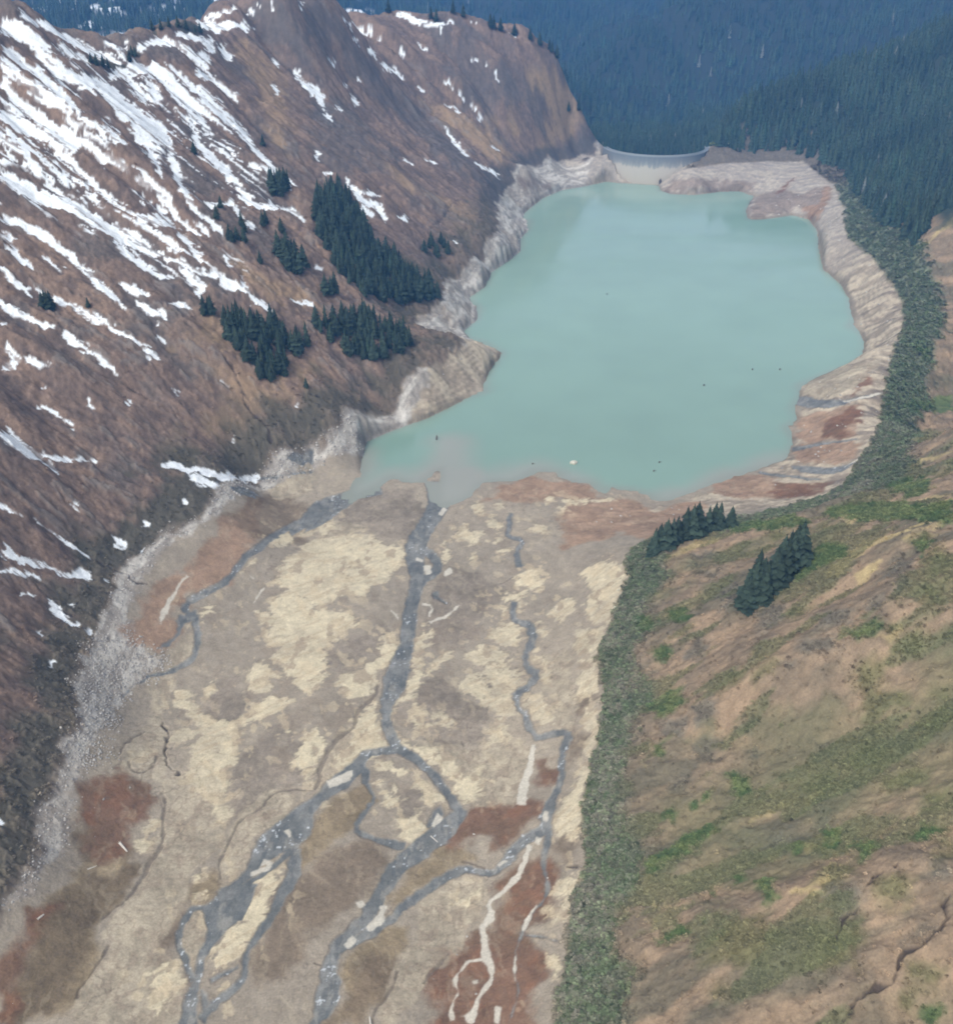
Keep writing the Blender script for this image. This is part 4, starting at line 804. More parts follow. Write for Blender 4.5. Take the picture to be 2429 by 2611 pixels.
def foliage_mat(name, c, var=.25):
    m, t, b = mat(name); a = t.nodes.new('ShaderNodeAttribute'); a.attribute_name = 'Col'
    inf = t.nodes.new('ShaderNodeObjectInfo'); mr = t.nodes.new('ShaderNodeMapRange'); mr.inputs[3].default_value = 1-var; mr.inputs[4].default_value = 1+var
    t.links.new(inf.outputs['Random'], mr.inputs[0]); v1 = t.nodes.new('ShaderNodeVectorMath'); v1.operation = 'MULTIPLY'; v1.inputs[1].default_value = tuple(c)
    v2 = t.nodes.new('ShaderNodeVectorMath'); v2.operation = 'MULTIPLY'
    t.links.new(a.outputs['Color'], v1.inputs[0]); t.links.new(v1.outputs[0], v2.inputs[0]); t.links.new(mr.outputs[0], v2.inputs[1]); t.links.new(v2.outputs[0], b.inputs['Base Color'])
    b.inputs['Roughness'].default_value = .85; b.inputs['Specular IOR Level'].default_value = .2; return m
m_con = foliage_mat('spruce_needles', (.034, .052, .036)); m_far = foliage_mat('forest_needles', (.034, .055, .036), 0)
m_bark, _t, _b = mat('bark'); _b.inputs['Base Color'].default_value = (.09, .07, .055, 1); _b.inputs['Roughness'].default_value = .95
_n = _t.nodes.new('ShaderNodeTexNoise'); _n.inputs['Scale'].default_value = 3; _r = _t.nodes.new('ShaderNodeValToRGB'); _r.color_ramp.elements[0].color = (.05, .04, .03, 1); _r.color_ramp.elements[1].color = (.15, .12, .1, 1)
_t.links.new(_n.outputs[0], _r.inputs[0]); _t.links.new(_r.outputs[0], _b.inputs['Base Color'])
def mesh_list(name, vs, fs_, m, cols=None):
    me = bpy.data.meshes.new(name); fs2 = [tuple(dict.fromkeys(f)) for f in fs_]; me.from_pydata([tuple(v) for v in vs], [], fs2); me.materials.append(m)
    if cols is not None:
        at = me.attributes.new('Col', 'FLOAT_COLOR', 'POINT'); c = np.ones((len(vs), 4), np.float32); c[:, :3] = np.asarray(cols)[:, None]; at.data.foreach_set('color', c.ravel())
    return me
crowns = []; 
for k in range(5):
    vs, fs_, cs = conifer_crown(24, 4.6+.5*(k % 3), 17, 9, 40+k); crowns.append(mesh_list('crown', vs, fs_, m_con, cs))
tv, tf = lathe([(.55, -1.5), (.42, 2), (.3, 9), (.16, 17), (.05, 23)], 7); trunk_me = mesh_list('trunk', tv, [tuple(f) for f in tf], m_bark)
ntree = 0
def plant(x, y, z, h, label, group, wide=1.0):
    global ntree
    e = bpy.data.objects.new('spruce_tree', None); sc.collection.objects.link(e); e.location = (x, y, z); e.empty_display_size = 1
    e.rotation_euler = (random.uniform(-.03, .03), random.uniform(-.03, .03), random.uniform(0, 6.28)); s = h/24; e.scale = (s*wide, s*wide, s)
    tag(e, label, 'tree', group)
    for nm, me in (('trunk', trunk_me), ('crown', crowns[ntree % 5])):
        o = bpy.data.objects.new(nm, me); sc.collection.objects.link(o); o.parent = e
    ntree += 1
def zat(x, y):   # height of the finished terrain sheet
    j = np.clip(np.searchsorted(ys, y), 1, NY-1); u = x/(y+150); i = np.clip(np.searchsorted(us, u), 1, NU-1)
    return float(H[j*NU+i])
def in_poly(p, poly): return poly_sd(poly, np.array([p[0]]), np.array([p[1]]))[0] < 0
STANDS = []
def stand(poly, nmax, hpx, label, group, gap, hm):
    STANDS.append((poly, int(nmax*1.6)))
    pts = []; P = np.asarray(poly); lo, hi_ = P.min(0), P.max(0); tries = 0
    while len(pts) < nmax and tries < 9000:
        tries += 1; p = (random.uniform(lo[0], hi_[0]), random.uniform(lo[1], hi_[1]))
        if not in_poly(p, P) or not in_poly((p[0], p[1]-hpx*.72), P): continue
        if any(abs(p[0]-q[0]) < gap and abs(p[1]-q[1]) < gap*.8 for q in pts): continue
        pts.append(p)
    G, f = ground(pts)
    for g in G: plant(g[0], g[1], zat(g[0], g[1])-.2, random.uniform(*hm), label, group, random.uniform(1.35, 1.75))
    return len(pts)
def T(t, pts): o = TL[t]; return [(o[0]+a*K, o[1]+b*K) for a, b in pts]
n_ = stand([(803, 470), (850, 455), (885, 462), (905, 500), (960, 600), (1010, 640), (1090, 690), (1128, 730), (1125, 765), (1060, 775), (990, 775), (900, 745), (860, 700), (830, 640), (800, 570)], 145, 46, 'dark green spruce in the large wedge shaped stand above the left lake shore', 'spruces of the large wedge shaped stand', 9, (13, 21))
n_ += stand([(797, 800), (850, 790), (930, 770), (990, 790), (1050, 830), (1058, 870), (1050, 905), (960, 925), (900, 915), (850, 890), (810, 850)], 42, 42, 'dark green spruce in the oval stand just left of the rocky peninsula', 'spruces of the stand by the peninsula', 10, (12, 18))
n_ += stand(T('D', [(1300, 200), (1360, 190), (1500, 260), (1590, 210), (1690, 300), (1800, 280), (1840, 380), (1770, 500), (1700, 490), (1690, 600), (1600, 640), (1530, 610), (1530, 530), (1450, 520), (1390, 430), (1300, 340)]), 44, 40, 'dark green spruce in the ragged stand lowest on the left slope', 'spruces of the ragged lower stand', 10, (10, 17))
n_ += stand(T('A', [(1590, 1020), (1700, 1030), (1720, 1110), (1660, 1175), (1590, 1120)]), 7, 40, 'dark spruce in the small clump at the foot of a long snow streak', 'spruces at the foot of a snow streak', 10, (14, 19))
n_ += stand(T('A', [(1600, 1440), (1700, 1415), (1790, 1500), (1810, 1590), (1740, 1625), (1680, 1570), (1610, 1490)]), 11, 42, 'dark spruce in the small slanting clump left of the large stand', 'spruces of the small slanting clump', 11, (14, 19))
singles = []
def ones(t, pts, h, label, group):
    G, f = ground(T(t, pts))
    for g, ff in zip(G, f):
        if ff: plant(g[0], g[1], zat(g[0], g[1])-.2, h*random.uniform(.85, 1.15), label, group, random.uniform(1.4, 1.75))
ones('A', [(1550, 1330), (1565, 1310), (1300, 1215), (1440, 1360), (1425, 1330), (1370, 1430), (1350, 1400), (1660, 1360), (1395, 1400), (1280, 1290), (1440, 1430)], 11, 'small lone spruce among snow patches above the wedge shaped stand', 'scattered spruces among the snow patches')
ones('A', [(1535, 1550)], 9, 'tiny spruce on bare brown slope left of the slanting clump', None)
ones('A', [(1550, 860), (1145, 910)], 10, 'tiny dark spruce high between two long snow streaks', 'tiny spruces high between snow streaks')
ones('D', [(1205, 235), (1250, 240), (1230, 225)], 13, 'spruce in the trio at the left end of the lower stand', 'trio of spruces left of the lower stand')
ones('D', [(255, 190), (290, 200), (275, 180), (305, 185)], 11, 'spruce in the little clump at the far left beside a snow streak', 'spruces of the far left clump')
ones('D', [(1805, 670)], 9, 'single small spruce below and right of the lower stand', None)
ones('D', [(520, 190)], 7, 'tiny spruce alone on the far left slope right of the little clump', None)
ones('B', [(70, 1730), (100, 1735), (125, 1730)], 15, 'spruce in the trio in the clearing below the wedge shaped stand', 'trio of spruces in the clearing')
ones('B', [(690, 1420), (700, 1445), (750, 1440), (770, 1460), (730, 1520), (715, 1505), (790, 1500), (650, 1480), (680, 1460)], 12, 'small spruce in the loose group above the grey bank right of the wedge stand', 'small spruces above the grey bank')
ones('B', [(440, 80), (590, 60), (640, 55), (700, 60), (690, 110), (720, 120), (740, 60), (800, 60), (820, 75), (880, 105), (1040, 150), (1060, 165), (1100, 180), (1180, 200), (1275, 235), (1330, 260), (1385, 290), (1400, 310), (1430, 340), (1480, 420), (1490, 450), (1560, 640), (1500, 650)], 16, 'conifer standing on the skyline of the far brown shoulder', 'conifers on the skyline of the far shoulder')
ones('A', [(540, 370), (570, 385), (610, 390), (640, 395), (780, 330), (800, 345), (765, 350), (900, 185), (950, 175), (1000, 165), (1050, 160), (1100, 170), (1150, 175), (1180, 185)], 9, 'dark stunted conifer beside snow on the crest of the left ridge', 'stunted conifers on the left ridge crest')
for t, pts, h, lb, gp in (('G', [(85, 500), (110, 480), (150, 470), (190, 450), (215, 430), (260, 410), (300, 400), (335, 385), (400, 365), (430, 355), (465, 350)], 19, 'tall spruce in the dense row on the nose of the right slope by the lake', 'spruces on the nose of the right slope'),
                          ('G', [(535, 335)], 13, 'single spruce at the right end of the row on the right slope nose', None),
                          ('G', [(620, 830), (650, 800), (690, 770), (730, 740), (790, 710), (840, 660), (880, 620), (930, 545), (900, 560), (690, 650), (710, 690), (670, 720), (720, 780), (770, 690), (640, 780), (820, 620), (860, 590)], 20, 'tall dark spruce in the diagonal clump on the green and brown right slope', 'spruces of the diagonal right slope clump')):
    ones(t, pts, h, lb, gp)
print('trees', ntree)
# ---- the forest that reads as one mass
def far_tree(seed, rings=6, seg=7):
    rd = random.Random(seed); vs, fs_, g = [], [], []
    for k in range(rings):
        f = k/rings; z0 = .10+f*.86; r0 = (1-f)**.9*.155*rd.uniform(.85, 1.15)+.012; b = len(vs); vs.append((0, 0, min(1, z0+.24))); g.append(.8)
        for s in range(seg):
            a = s*6.283/seg+k*.7; rr_ = r0*(1.15 if s % 2 else .7)*rd.uniform(.85, 1.15); vs.append((rr_*math.cos(a), rr_*math.sin(a), z0-.03*rd.random())); g.append(rd.uniform(.85, 1.25))
        for s in range(seg): fs_.append((b, b+1+s, b+1+(s+1) % seg))
    return np.array(vs), np.array(fs_), np.array(g)
def scatter(name, templates, P, S, hues, m):
    Vs, Fs, Cs = [], [], []; off = 0; which = rng.integers(0, len(templates), len(P))
    for ti, (tv, tf, tg) in enumerate(templates):
        q = np.where(which == ti)[0]
        if not len(q): continue
        a = rng.uniform(0, 6.283, len(q)); c, s = np.cos(a)[:, None], np.sin(a)[:, None]; h = S[q][:, None]
        vx = (tv[None, :, 0]*c-tv[None, :, 1]*s)*h+P[q, 0:1]; vy = (tv[None, :, 0]*s+tv[None, :, 1]*c)*h+P[q, 1:2]; vz = tv[None, :, 2]*h+P[q, 2:3]
        Vs.append(np.stack([vx, vy, vz], -1).reshape(-1, 3)); Fs.append((tf[None]+(np.arange(len(q))*len(tv))[:, None, None]+off).reshape(-1, tf.shape[1])); off += len(q)*len(tv)
        Cs.append((tg[None, :, None]*hues[q][:, None, :]).reshape(-1, 3))
    return mesh_np(name, np.vstack(Vs), np.vstack(Fs), m, False, np.vstack(Cs))
FT = [far_tree(k) for k in range(5)]
N = 125000
# far hills
x = rng.uniform(-2000, 2400, N); y = 1700+3600*rng.random(N)**1.25
vis = (np.abs(x/y) < .50) & ~((y < 1990) & (Hf(x, y) > Hfar(x, y)))
x, y = x[vis], y[vis]; snowc = fbm(x, y, 60, 3, 331)+(Hfar(x, y)-250)/500
kp = ~((x < -150-(y-2000)*.12) & (snowc > .15) & (rng.random(len(x)) < .85)); x, y = x[kp], y[kp]; Pf = np.column_stack([x, y, Hfar(x, y)-1]); Sf = rng.uniform(12, 34, len(x))
# right hillside
xr = rng.uniform(150, 1000, 26000); yr = rng.uniform(900, 1990, 26000)
sdq = line_d(rrf, xr, yr)*RS; edge = np.array([onY((2330, 655), 905)[0][:2], onY((2429, 540), 985)[0][:2]])
e2 = (yr-edge[0][1])-(xr-edge[0][0])*(edge[1][1]-edge[0][1])/(edge[1][0]-edge[0][0])
wr = np.interp(yr, [1000, 1250, 1400, 1500], [31, 37, 46, 52])
kp = (sdq > wr) & (e2 > 12) & (xr > 300+(yr-1480)*.2) & (np.hypot(xr-DAMC[0], yr-DAMC[1]) > 85)
xr, yr = xr[kp], yr[kp]; kp = np.array([True]*len(xr)); zr = Hf(xr, yr); gap = fbm(xr, yr, 35, 2, 401); kp = gap > -.65; xr, yr, zr = xr[kp], yr[kp], zr[kp]
Pr = np.column_stack([xr, yr, zr-1]); Sr = rng.uniform(11, 32, len(xr))
# slopes just below the dam and behind the shoulder
xv = rng.uniform(60, 520, 5000); yv = rng.uniform(1500, 1800, 5000); kp = (np.hypot(xv-DAMC[0], yv-DAMC[1]) > 86) | (yv > 1540); kp &= Hf(xv, yv) < 60; xv, yv = xv[kp], yv[kp]
Pv = np.column_stack([xv, yv, np.maximum(Hf(xv, yv), Hfar(xv, yv))-1]); Sv = rng.uniform(14, 26, len(xv)); kp = Pv[:, 2]+Sv < 46; Pv, Sv = Pv[kp], Sv[kp]
inf = []
for poly_, n_i in STANDS:
    P_ = np.asarray(poly_); q_ = rng.uniform(P_.min(0), P_.max(0), (n_i*6, 2)); ok_ = (poly_sd(P_, q_[:, 0], q_[:, 1]) < -4) & (poly_sd(P_, q_[:, 0], q_[:, 1]-30) < 0); inf.append(q_[ok_][:n_i])
G_, f_ = ground(np.vstack(inf)); G_ = G_[f_]; Pi = np.array([(g_[0], g_[1], zat(g_[0], g_[1])-.5) for g_ in G_]); Si = rng.uniform(9, 17, len(Pi))
Pa = np.vstack([Pf, Pr, Pv, Pi]); Sa = np.concatenate([Sf, Sr, Sv, Si])
hb = 1+.22*fbm(Pa[:, 0], Pa[:, 1], 70, 2, 411)+rng.normal(0, .14, len(Pa)); hues = np.clip(np.column_stack([hb*(1+rng.normal(0, .08, len(Pa))), hb, hb]), .4, 1.8)
grey = rng.random(len(Pa)) < .004; hues[grey] = (4.5, 3.0, 4.2)
print('forest trees', len(Pa))
forest = scatter('conifer_forest', FT, Pa, Sa, hues, m_far)
tag(forest, 'dense dark conifer forest covering the right hillside and the hazy far mountains', 'forest', kind='stuff')
# ================================================================ brush
def clump(seed, n=16):
    rd = random.Random(seed); vs, fs_, g = [], [], []
    for k in range(n):
        a = rd.uniform(0, 6.28); el = rd.uniform(.1, 1.4); r = rd.uniform(.35, .6); cx, cy, cz = r*math.cos(a)*math.cos(el), r*math.sin(a)*math.cos(el), .1+.55*math.sin(el)*rd.uniform(.6, 1.1)
        s = rd.uniform(.13, .26); b = len(vs); t = rd.uniform(0, 6.28); c, q = math.cos(t), math.sin(t)
        vs += [(cx+s*c, cy+s*q, cz-s*.3), (cx-s*q, cy+s*c, cz+s*.4), (cx-s*c, cy-s*q, cz-s*.2), (cx+s*q*.8, cy-s*c*.8, cz+s*.5)]; fs_.append((b, b+1, b+2, b+3)); v = rd.uniform(.7, 1.3); g += [v]*4
    return np.array(vs), np.array(fs_), np.array(g)
CT = [clump(k) for k in range(6)]
m_br = foliage_mat('brush_leaves', (1, 1, 1), 0)
ga = (mgs*1.0+mRf*(Y < 640)*(.03+.7*msk(GREEN, 1.6)+.5*mgr2+.35*msk(OLV, 3)+.35*msk(GREYB, 2))*(1-mgs)+mstrip*.08+mLf*.02*(1-msn)*(Y < 900)*sstep(.0, .5, n2))*(1-mfor)*(1-msn)*(1-mdt)
area = (Y+150)*np.gradient(ys).repeat(NU); pr = ga*area*(np.abs(U.ravel()) < .5); pr *= np.interp(Y, [300, 520, 700, 1300], [1, .5, .12, .03]); pr[Y > 1400] = 0; pr /= pr.sum()
NB = 95000; pick = rng.choice(X.size, NB, p=pr); jx = rng.uniform(-.5, .5, NB); jy = rng.uniform(-.5, .5, NB)
Pb = np.column_stack([X[pick]+jx, Y[pick]+jy, H[pick]-.15]); Sb = (.5+1.5*rng.random(NB)**1.8)*(1+.6*mgs[pick])*np.clip(Y[pick]/600, .8, 1.3)
hb = COLc[pick]*(1+rng.normal(0, .20, NB))[:, None]*1.25
isg = (mgs[pick] > .5) & (rng.random(NB) < .45); hb[isg] *= np.array([.88, 1.03, .86])
brush = scatter('brush', CT, Pb, Sb, np.clip(hb, .02, .6), m_br)
tag(brush, 'low alder brush and tufts along the green strip and the slopes', 'brush', kind='stuff')
# ================================================================ rubble on the left bank and in the channels
def rock(seed):
    rd = random.Random(seed); bm = bmesh.new(); bmesh.ops.create_icosphere(bm, subdivisions=1, radius=.5)
    for v in bm.verts: v.co *= rd.uniform(.7, 1.15); v.co.z *= .7; v.co.x *= 1.25
    vs = np.array([tuple(v.co) for v in bm.verts]); fs_ = np.array([[v.index for v in f.verts] for f in bm.faces]); bm.free(); return vs, fs_, np.full(len(vs), 1.0)
RT = [rock(k) for k in range(6)]
rub = parse('''H500,1000 760,960 900,1060 980,1160 760,1260 700,1370 640,1600 560,1750 420,1760 460,1400 490,1200''')
mrub = msk(rub, 4, 0, n2, 4); prr = (mrub+.35*mt*(Y < 600)+.004*mst*(Y < 420)+.01*msk(RED, 1)*(X < 0)+.004*mbank*(Y < 1300)*(SDL < -2)*(SDR < -2))*area; prr[np.abs(U.ravel()) > .5] = 0; prr /= prr.sum()
pick = rng.choice(X.size, 6500, p=prr); inst = mst[pick] > .5
Ps = np.column_stack([X[pick], Y[pick], H[pick]+.02]); Ss = np.where(inst, rng.uniform(.3, .9, len(pick)), .3+1.2*rng.random(len(pick))**3.0)*np.clip(Y[pick]/450, .8, 1.8)
gr = rng.uniform(.62, 1.15, len(pick))[:, None]*np.where(inst[:, None], lin(140, 143, 144), lin(178, 174, 168))
m_rk = foliage_mat('rubble_stone', (1, 1, 1), 0)
rubble = scatter('rubble', RT, Ps, Ss, gr, m_rk); tag(rubble, 'grey boulders and rubble strewn over the bare left bank and stream beds', 'rubble', kind='stuff')
# ================================================================ the arch dam
cm, ct, cb = mat('dam_concrete'); g = ct.nodes.new('ShaderNodeNewGeometry'); sx = ct.nodes.new('ShaderNodeSeparateXYZ'); ct.links.new(g.outputs['Position'], sx.inputs[0])
rp = ct.nodes.new('ShaderNodeValToRGB'); mrz = ct.nodes.new('ShaderNodeMapRange'); mrz.inputs[1].default_value = 4; mrz.inputs[2].default_value = 46
nn = ct.nodes.new('ShaderNodeTexNoise'); nn.inputs['Scale'].default_value = .12; nn.inputs['Detail'].default_value = 6; mpd = ct.nodes.new('ShaderNodeMapping'); mpd.inputs['Scale'].default_value = (1, 1, .18); nn.inputs['Scale'].default_value = .35; ad = ct.nodes.new('ShaderNodeMath'); ad.operation = 'MULTIPLY_ADD'; ad.inputs[1].default_value = 16; 
ct.links.new(g.outputs['Position'], mpd.inputs['Vector']); ct.links.new(mpd.outputs[0], nn.inputs['Vector']); ct.links.new(nn.outputs[0], ad.inputs[0]); ct.links.new(sx.outputs['Z'], ad.inputs[2]); ct.links.new(ad.outputs[0], mrz.inputs[0]); ct.links.new(mrz.outputs[0], rp.inputs[0])
e = rp.color_ramp.elements; e[0].position = .1; e[0].color = (*lin(176, 168, 154), 1); e[1].position = .95; e[1].color = (*lin(112, 120, 128), 1)
for p_, c_ in ((.60, lin(182, 176, 166)), (.68, lin(146, 148, 146)), (.8, lin(124, 128, 130))): q = e.new(p_); q.color = (*c_, 1)
ct.links.new(rp.outputs[0], cb.inputs['Base Color']); cb.inputs['Roughness'].default_value = .85
def arc_wall(name, r_out, r_in, z0, z1, a0, a1, n, m, parent, batter=0):
    vs, fs_ = [], []
    for k in range(n+1):
        a = a0+(a1-a0)*k/n; c, s = math.cos(a), math.sin(a)
        for r, z in ((r_out+batter, z0), (r_out, z1), (r_in, z1), (r_in-batter*2, z0)): vs.append((c*r, s*r, z))
    for k in range(n):
        for j in range(4): a = k*4+j; b = k*4+(j+1) % 4; fs_.append((a, b, b+4, a+4))
    fs_ += [(3, 2, 1, 0), (n*4, n*4+1, n*4+2, n*4+3)]
    o = bpy.data.objects.new(name, mesh_list(name, vs, fs_, m)); sc.collection.objects.link(o); o.parent = parent; return o
dam = bpy.data.objects.new('arch_dam', None); sc.collection.objects.link(dam); dam.location = (DAMC[0], DAMC[1], 0)
tag(dam, 'pale curved concrete arch dam with a bleached lower face at the head of the lake', 'dam')
arc_wall('dam_wall', DAMR, DAMR-5, -20, CREST, R(180+2), R(360-2), 64, cm, dam, 1.2)
pmt, _, pb = mat('dam_parapet'); pb.inputs['Base Color'].default_value = (*lin(146, 152, 156), 1); pb.inputs['Roughness'].default_value = .8
arc_wall('parapet', DAMR+.5, DAMR-.1, CREST-.6, CREST+1.1, R(182), R(358), 64, pmt, dam); arc_wall('parapet', DAMR-4.9, DAMR-5.5, CREST-.6, CREST+1.1, R(182), R(358), 64, pmt, dam)
# low-level intake: dark slot frame on the upstream face
dk, _, db = mat('wet_dark_metal'); db.inputs['Base Color'].default_value = (.07, .055, .045, 1); db.inputs['Roughness'].default_value = .6
def box(vs, fs_, c, s):
    b = len(vs)
    for dz in (-1, 1):
        for dx, dy in ((-1, -1), (1, -1), (1, 1), (-1, 1)): vs.append((c[0]+dx*s[0]/2, c[1]+dy*s[1]/2, c[2]+dz*s[2]/2))
    fs_ += [(b, b+3, b+2, b+1), (b+4, b+5, b+6, b+7), (b, b+1, b+5, b+4), (b+1, b+2, b+6, b+5), (b+2, b+3, b+7, b+6), (b+3, b, b+4, b+7)]
def boxes(name, items, m, parent=None, loc=None, rz=0):
    vs, fs_ = [], []
    for c, s in items: box(vs, fs_, c, s)
    me = mesh_list(name, vs, fs_, m); o = bpy.data.objects.new(name, me); sc.collection.objects.link(o)
    if parent: o.parent = parent
    if loc is not None: o.location = loc
    o.rotation_euler.z = rz; return o
ia = R(268); ix, iy = math.cos(ia)*(DAMR+2.2), math.sin(ia)*(DAMR+2.2)
boxes('intake_tower', [((0, 0, 1.5), (3.0, 2.6, 9)), ((0, -.1, 6.6), (2.2, 1.8, 1.6)), ((0, -.4, 8.2), (.8, .8, 2))], dk, dam, (ix, iy, 0))
# pale knoll with yellow-green bushes beside the right abutment
kn = onz([(1848, 366)], 40)[0]
def lump(name, loc, size, m, seed, parent=None, sub=3, amp=.25):
    rd = np.random.default_rng(seed); bm = bmesh.new(); bmesh.ops.create_icosphere(bm, subdivisions=sub, radius=.5)
    co = np.array([tuple(v.co) for v in bm.verts]); nn_ = fbm(co[:, 0]*3+seed, co[:, 1]*3+co[:, 2]*2.3, 1, 3, seed)
    for v, q in zip(bm.verts, nn_): v.co *= 1+amp*q; v.co.x *= size[0]; v.co.y *= size[1]; v.co.z *= size[2]
    me = bpy.data.meshes.new(name); bm.to_mesh(me); bm.free(); me.materials.append(m); o = bpy.data.objects.new(name, me); sc.collection.objects.link(o); o.location = loc
    if parent: o.parent = parent
    return o
pr_, _t, _b = mat('pale_rock'); nz_ = _t.nodes.new('ShaderNodeTexNoise'); nz_.inputs['Scale'].default_value = .6; r_ = _t.nodes.new('ShaderNodeValToRGB'); r_.color_ramp.elements[0].color = (*lin(150, 145, 130), 1); r_.color_ramp.elements[1].color = (*lin(225, 222, 205), 1)
_t.links.new(nz_.outputs[0], r_.inputs[0]); _t.links.new(r_.outputs[0], _b.inputs['Base Color']); _b.inputs['Roughness'].default_value = .9
kz = max(float(Hf(kn[0], kn[1])), 36)
tag(lump('rock_outcrop', (kn[0], kn[1], kz+1.0), (17, 10, 9), pr_, 3), 'pale rock outcrop on the knoll at the right end of the dam', 'rock')
m_yg = foliage_mat('spring_leaves', lin(150, 158, 92))
def bush(name, loc, h, label, group, seed):
    t = bpy.data.objects.new(name, None); sc.collection.objects.link(t); t.location = loc; tag(t, label, 'tree', group)
    tv_, tf_ = lathe([(.35, -1), (.22, h*.3), (.1, h*.7)], 6); o = bpy.data.objects.new('trunk', mesh_list('trunk', tv_, [tuple(f) for f in tf_], m_bark)); sc.collection.objects.link(o); o.parent = t
    rd = random.Random(seed); vs, fs_, g_ = [], [], []
    for k in range(420):
        a = rd.uniform(0, 6.28); el = math.asin(rd.uniform(-.5, 1)); r = h*.42*rd.uniform(.5, 1)*(1+.25*math.sin(3*a+seed)); c = (r*math.cos(a)*math.cos(el), r*math.sin(a)*math.cos(el), h*.55+r*math.sin(el)); s = rd.uniform(.3, .6); b = len(vs); q1 = rd.uniform(0, 6.28)
        vs += [(c[0]+s*math.cos(q1), c[1]+s*math.sin(q1), c[2]), (c[0]-s*math.sin(q1), c[1]+s*math.cos(q1), c[2]+s*.7), (c[0]-s*math.cos(q1), c[1], c[2]-s*.3), (c[0], c[1]-s, c[2]+s*.4)]; fs_.append((b, b+1, b+2, b+3)); v = rd.uniform(.7, 1.3); g_ += [v]*4
    o = bpy.data.objects.new('crown', mesh_list('crown', vs, fs_, m_yg, g_)); sc.collection.objects.link(o); o.parent = t
for k, (dx, dy, h) in enumerate(((-10, 3, 9), (-16, -4, 8), (-4, -5, 6), (6, -5, 7), (10, 2, 9), (1, 7, 10), (-22, -6, 6))):
    bush('deciduous_tree', (kn[0]+dx, kn[1]+dy, max(float(Hf(kn[0]+dx, kn[1]+dy)), 30)), h, 'yellow green leafy tree round the pale rock at the right end of the dam', 'leafy trees round the dam knoll', k+3)
# ================================================================ driftwood, stumps, stranded rock
lg, _t, _b = mat('bleached_wood'); nz_ = _t.nodes.new('ShaderNodeTexNoise'); nz_.inputs['Scale'].default_value = 4; r_ = _t.nodes.new('ShaderNodeValToRGB'); r_.color_ramp.elements[0].color = (*lin(165, 158, 148), 1); r_.color_ramp.elements[1].color = (*lin(225, 220, 210), 1)
_t.links.new(nz_.outputs[0], r_.inputs[0]); _t.links.new(r_.outputs[0], _b.inputs['Base Color']); _b.inputs['Roughness'].default_value = .9
def log(p0, p1, r, label):
    (a, b), f = ground([p0, p1]); za, zb = zat(a[0], a[1])+r*.7, zat(b[0], b[1])+r*.7; L_ = math.hypot(b[0]-a[0], b[1]-a[1])
    e = bpy.data.objects.new('driftwood_log', None); sc.collection.objects.link(e); e.location = (a[0], a[1], za); e.rotation_euler = (0, -math.atan2(zb-za, L_), math.atan2(b[1]-a[1], b[0]-a[0])); tag(e, label, 'log')
    tv_, tf_ = lathe([(0, 0), (r*1.15, 0), (r, L_*.2), (r*.85, L_*.7), (r*.6, L_), (0, L_)], 8); tv_ = tv_[:, [2, 1, 0]]
    o = bpy.data.objects.new('stem', mesh_list('stem', tv_, [tuple(q) for q in tf_], lg)); sc.collection.objects.link(o); o.parent = e
    vs, fs_ = [], []
    for k in range(7):
        a_2 = k*.9; tv2, tf2 = lathe([(r*.35, 0), (r*.2, r*1.3), (.02, r*2.2)], 5); ca, sa = math.cos(a_2), math.sin(a_2)
        q = np.column_stack([-tv2[:, 2]*.35, tv2[:, 2]*ca+tv2[:, 0]*sa, tv2[:, 2]*sa-tv2[:, 0]*ca+tv2[:, 1]*.0]); q[:, 1] += tv2[:, 1]*.7; b0 = len(vs); vs += [tuple(z_) for z_ in q]; fs_ += [tuple(int(i_)+b0 for i_ in f_) for f_ in tf2]
    o = bpy.data.objects.new('roots', mesh_list('roots', vs, fs_, lg)); sc.collection.objects.link(o); o.parent = e
log(T('I', [(708, 785)])[0], T('I', [(752, 835)])[0], .42, 'bleached log with root end lying on the red mud at lower left')
log(T('I', [(225, 1232)])[0], T('I', [(262, 1205)])[0], .35, 'short bleached log by the dark red edge at far lower left')
log(T('I', [(520, 938)])[0], T('I', [(575, 915)])[0], .22, 'thin bleached log on brown mud left of the pale fan')
log(T('J', [(335, 1849)])[0], T('J', [(330, 1810)])[0], .3, 'bleached log at the bottom edge beside the dark brown flat')
log(T('J', [(690, 740)])[0], T('J', [(730, 775)])[0], .2, 'thin pale log lying across the grey main channel')
def stump(px_, hgt, label, group=None):
    q = onz([px_], 0)[0]; e = bpy.data.objects.new('drowned_stump', None); sc.collection.objects.link(e); e.location = (q[0], q[1], 0); tag(e, label, 'stump', group)
    tv_, tf_ = lathe([(.9, -2.5), (.55, -.6), (.45, hgt*.5), (.32, hgt*.92), (.0, hgt)], 7, .03); o = bpy.data.objects.new('stem', mesh_list('stem', tv_, [tuple(i_) for i_ in tf_], m_bark)); sc.collection.objects.link(o); o.parent = e
    tv_, tf_ = lathe([(.18, 0), (.05, 1.6)], 5); tv_ = tv_[:, [2, 1, 0]]+np.array([0.2, 0, hgt*.55]); o = bpy.data.objects.new('branch', mesh_list('branch', tv_, [tuple(i_) for i_ in tf_], m_bark)); sc.collection.objects.link(o); o.parent = e
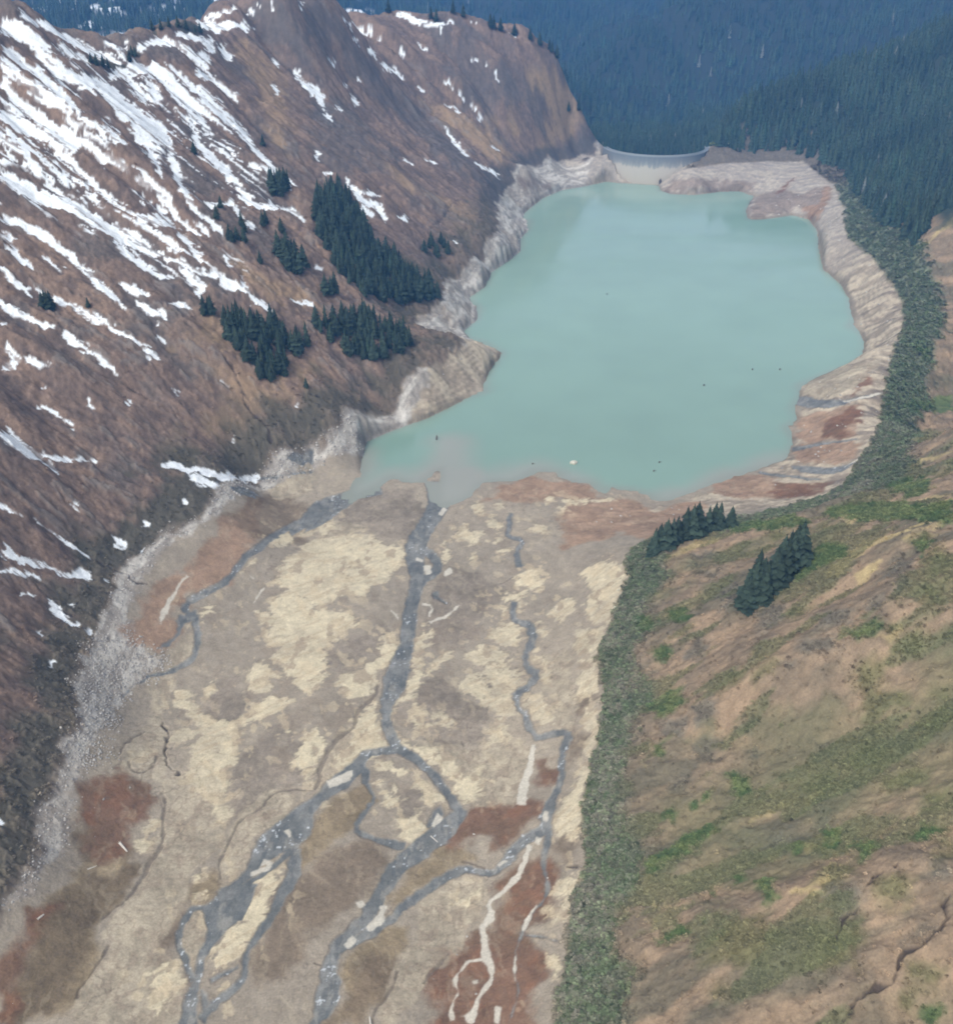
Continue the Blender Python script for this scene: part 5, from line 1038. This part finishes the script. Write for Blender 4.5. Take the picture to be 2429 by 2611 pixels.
stump(T('E', [(722, 48)])[0], 3.6, 'dark drowned snag standing in the water near the left delta shore')
stump(T('E', [(1288, 192)])[0], .8, 'low dark stump just breaking the water off the delta')
for t, p in (('F', (118, 1108)), ('F', (85, 1160))): stump(T(t, [p])[0], 1.1, 'small dark stump in the lake near the rusty right shore', 'small stumps near the rusty right shore')
for t, p in (('F', (665, 562)), ('F', (826, 562)), ('F', (380, 655))): stump(T(t, [p])[0], 1.4, 'small snag tip in the turquoise water of the right half', 'snag tips in the middle of the lake')
for t, p in (('C', (1052, 1440)), ('B', (1725, 1735))): stump(T(t, [p])[0], 1.2, 'small snag tip in the pale middle of the lake' if t == 'B' else 'small snag tip close to the pale right shore', None)
st = onz(T('E', [(1530, 188)]), 0)[0]
tag(lump('stranded_boulder', (st[0], st[1], .3), (5.0, 4.0, 3.2), pr_, 9, None, 2, .3), 'pale boulder standing alone in shallow water off the delta', 'boulder')
# ================================================================ the air
hzv, hzf = [], []; box(hzv, hzf, (0, 3000, 0), (1, 1, 1))
hz = bpy.data.meshes.new('haze'); zb, zt = -160, 760
co = [(-3400, -400, zb), (3600, -400, zb), (3600, 6300, zb), (-3400, 6300, zb), (-3400, -400, zt), (3600, -400, zt), (3600, 6300, zt), (-3400, 6300, zt)]
hz.from_pydata(co, [], [(0, 3, 2, 1), (4, 5, 6, 7), (0, 1, 5, 4), (1, 2, 6, 5), (2, 3, 7, 6), (3, 0, 4, 7)])
hm = bpy.data.materials.new('haze_air'); hm.use_nodes = True; hn = hm.node_tree; hn.nodes.clear(); ho = hn.nodes.new('ShaderNodeOutputMaterial'); pv = hn.nodes.new('ShaderNodeVolumePrincipled')
pv.inputs['Density'].default_value = 0.00014; pv.inputs['Color'].default_value = (.14, .42, .95, 1); pv.inputs['Anisotropy'].default_value = 0.0
hn.links.new(pv.outputs[0], ho.inputs['Volume']); hz.materials.append(hm); ho_ = bpy.data.objects.new('haze', hz); sc.collection.objects.link(ho_)
tag(ho_, 'thin blue haze filling the valley air', 'haze', kind='stuff')
sc.cycles.volume_bounces = 1
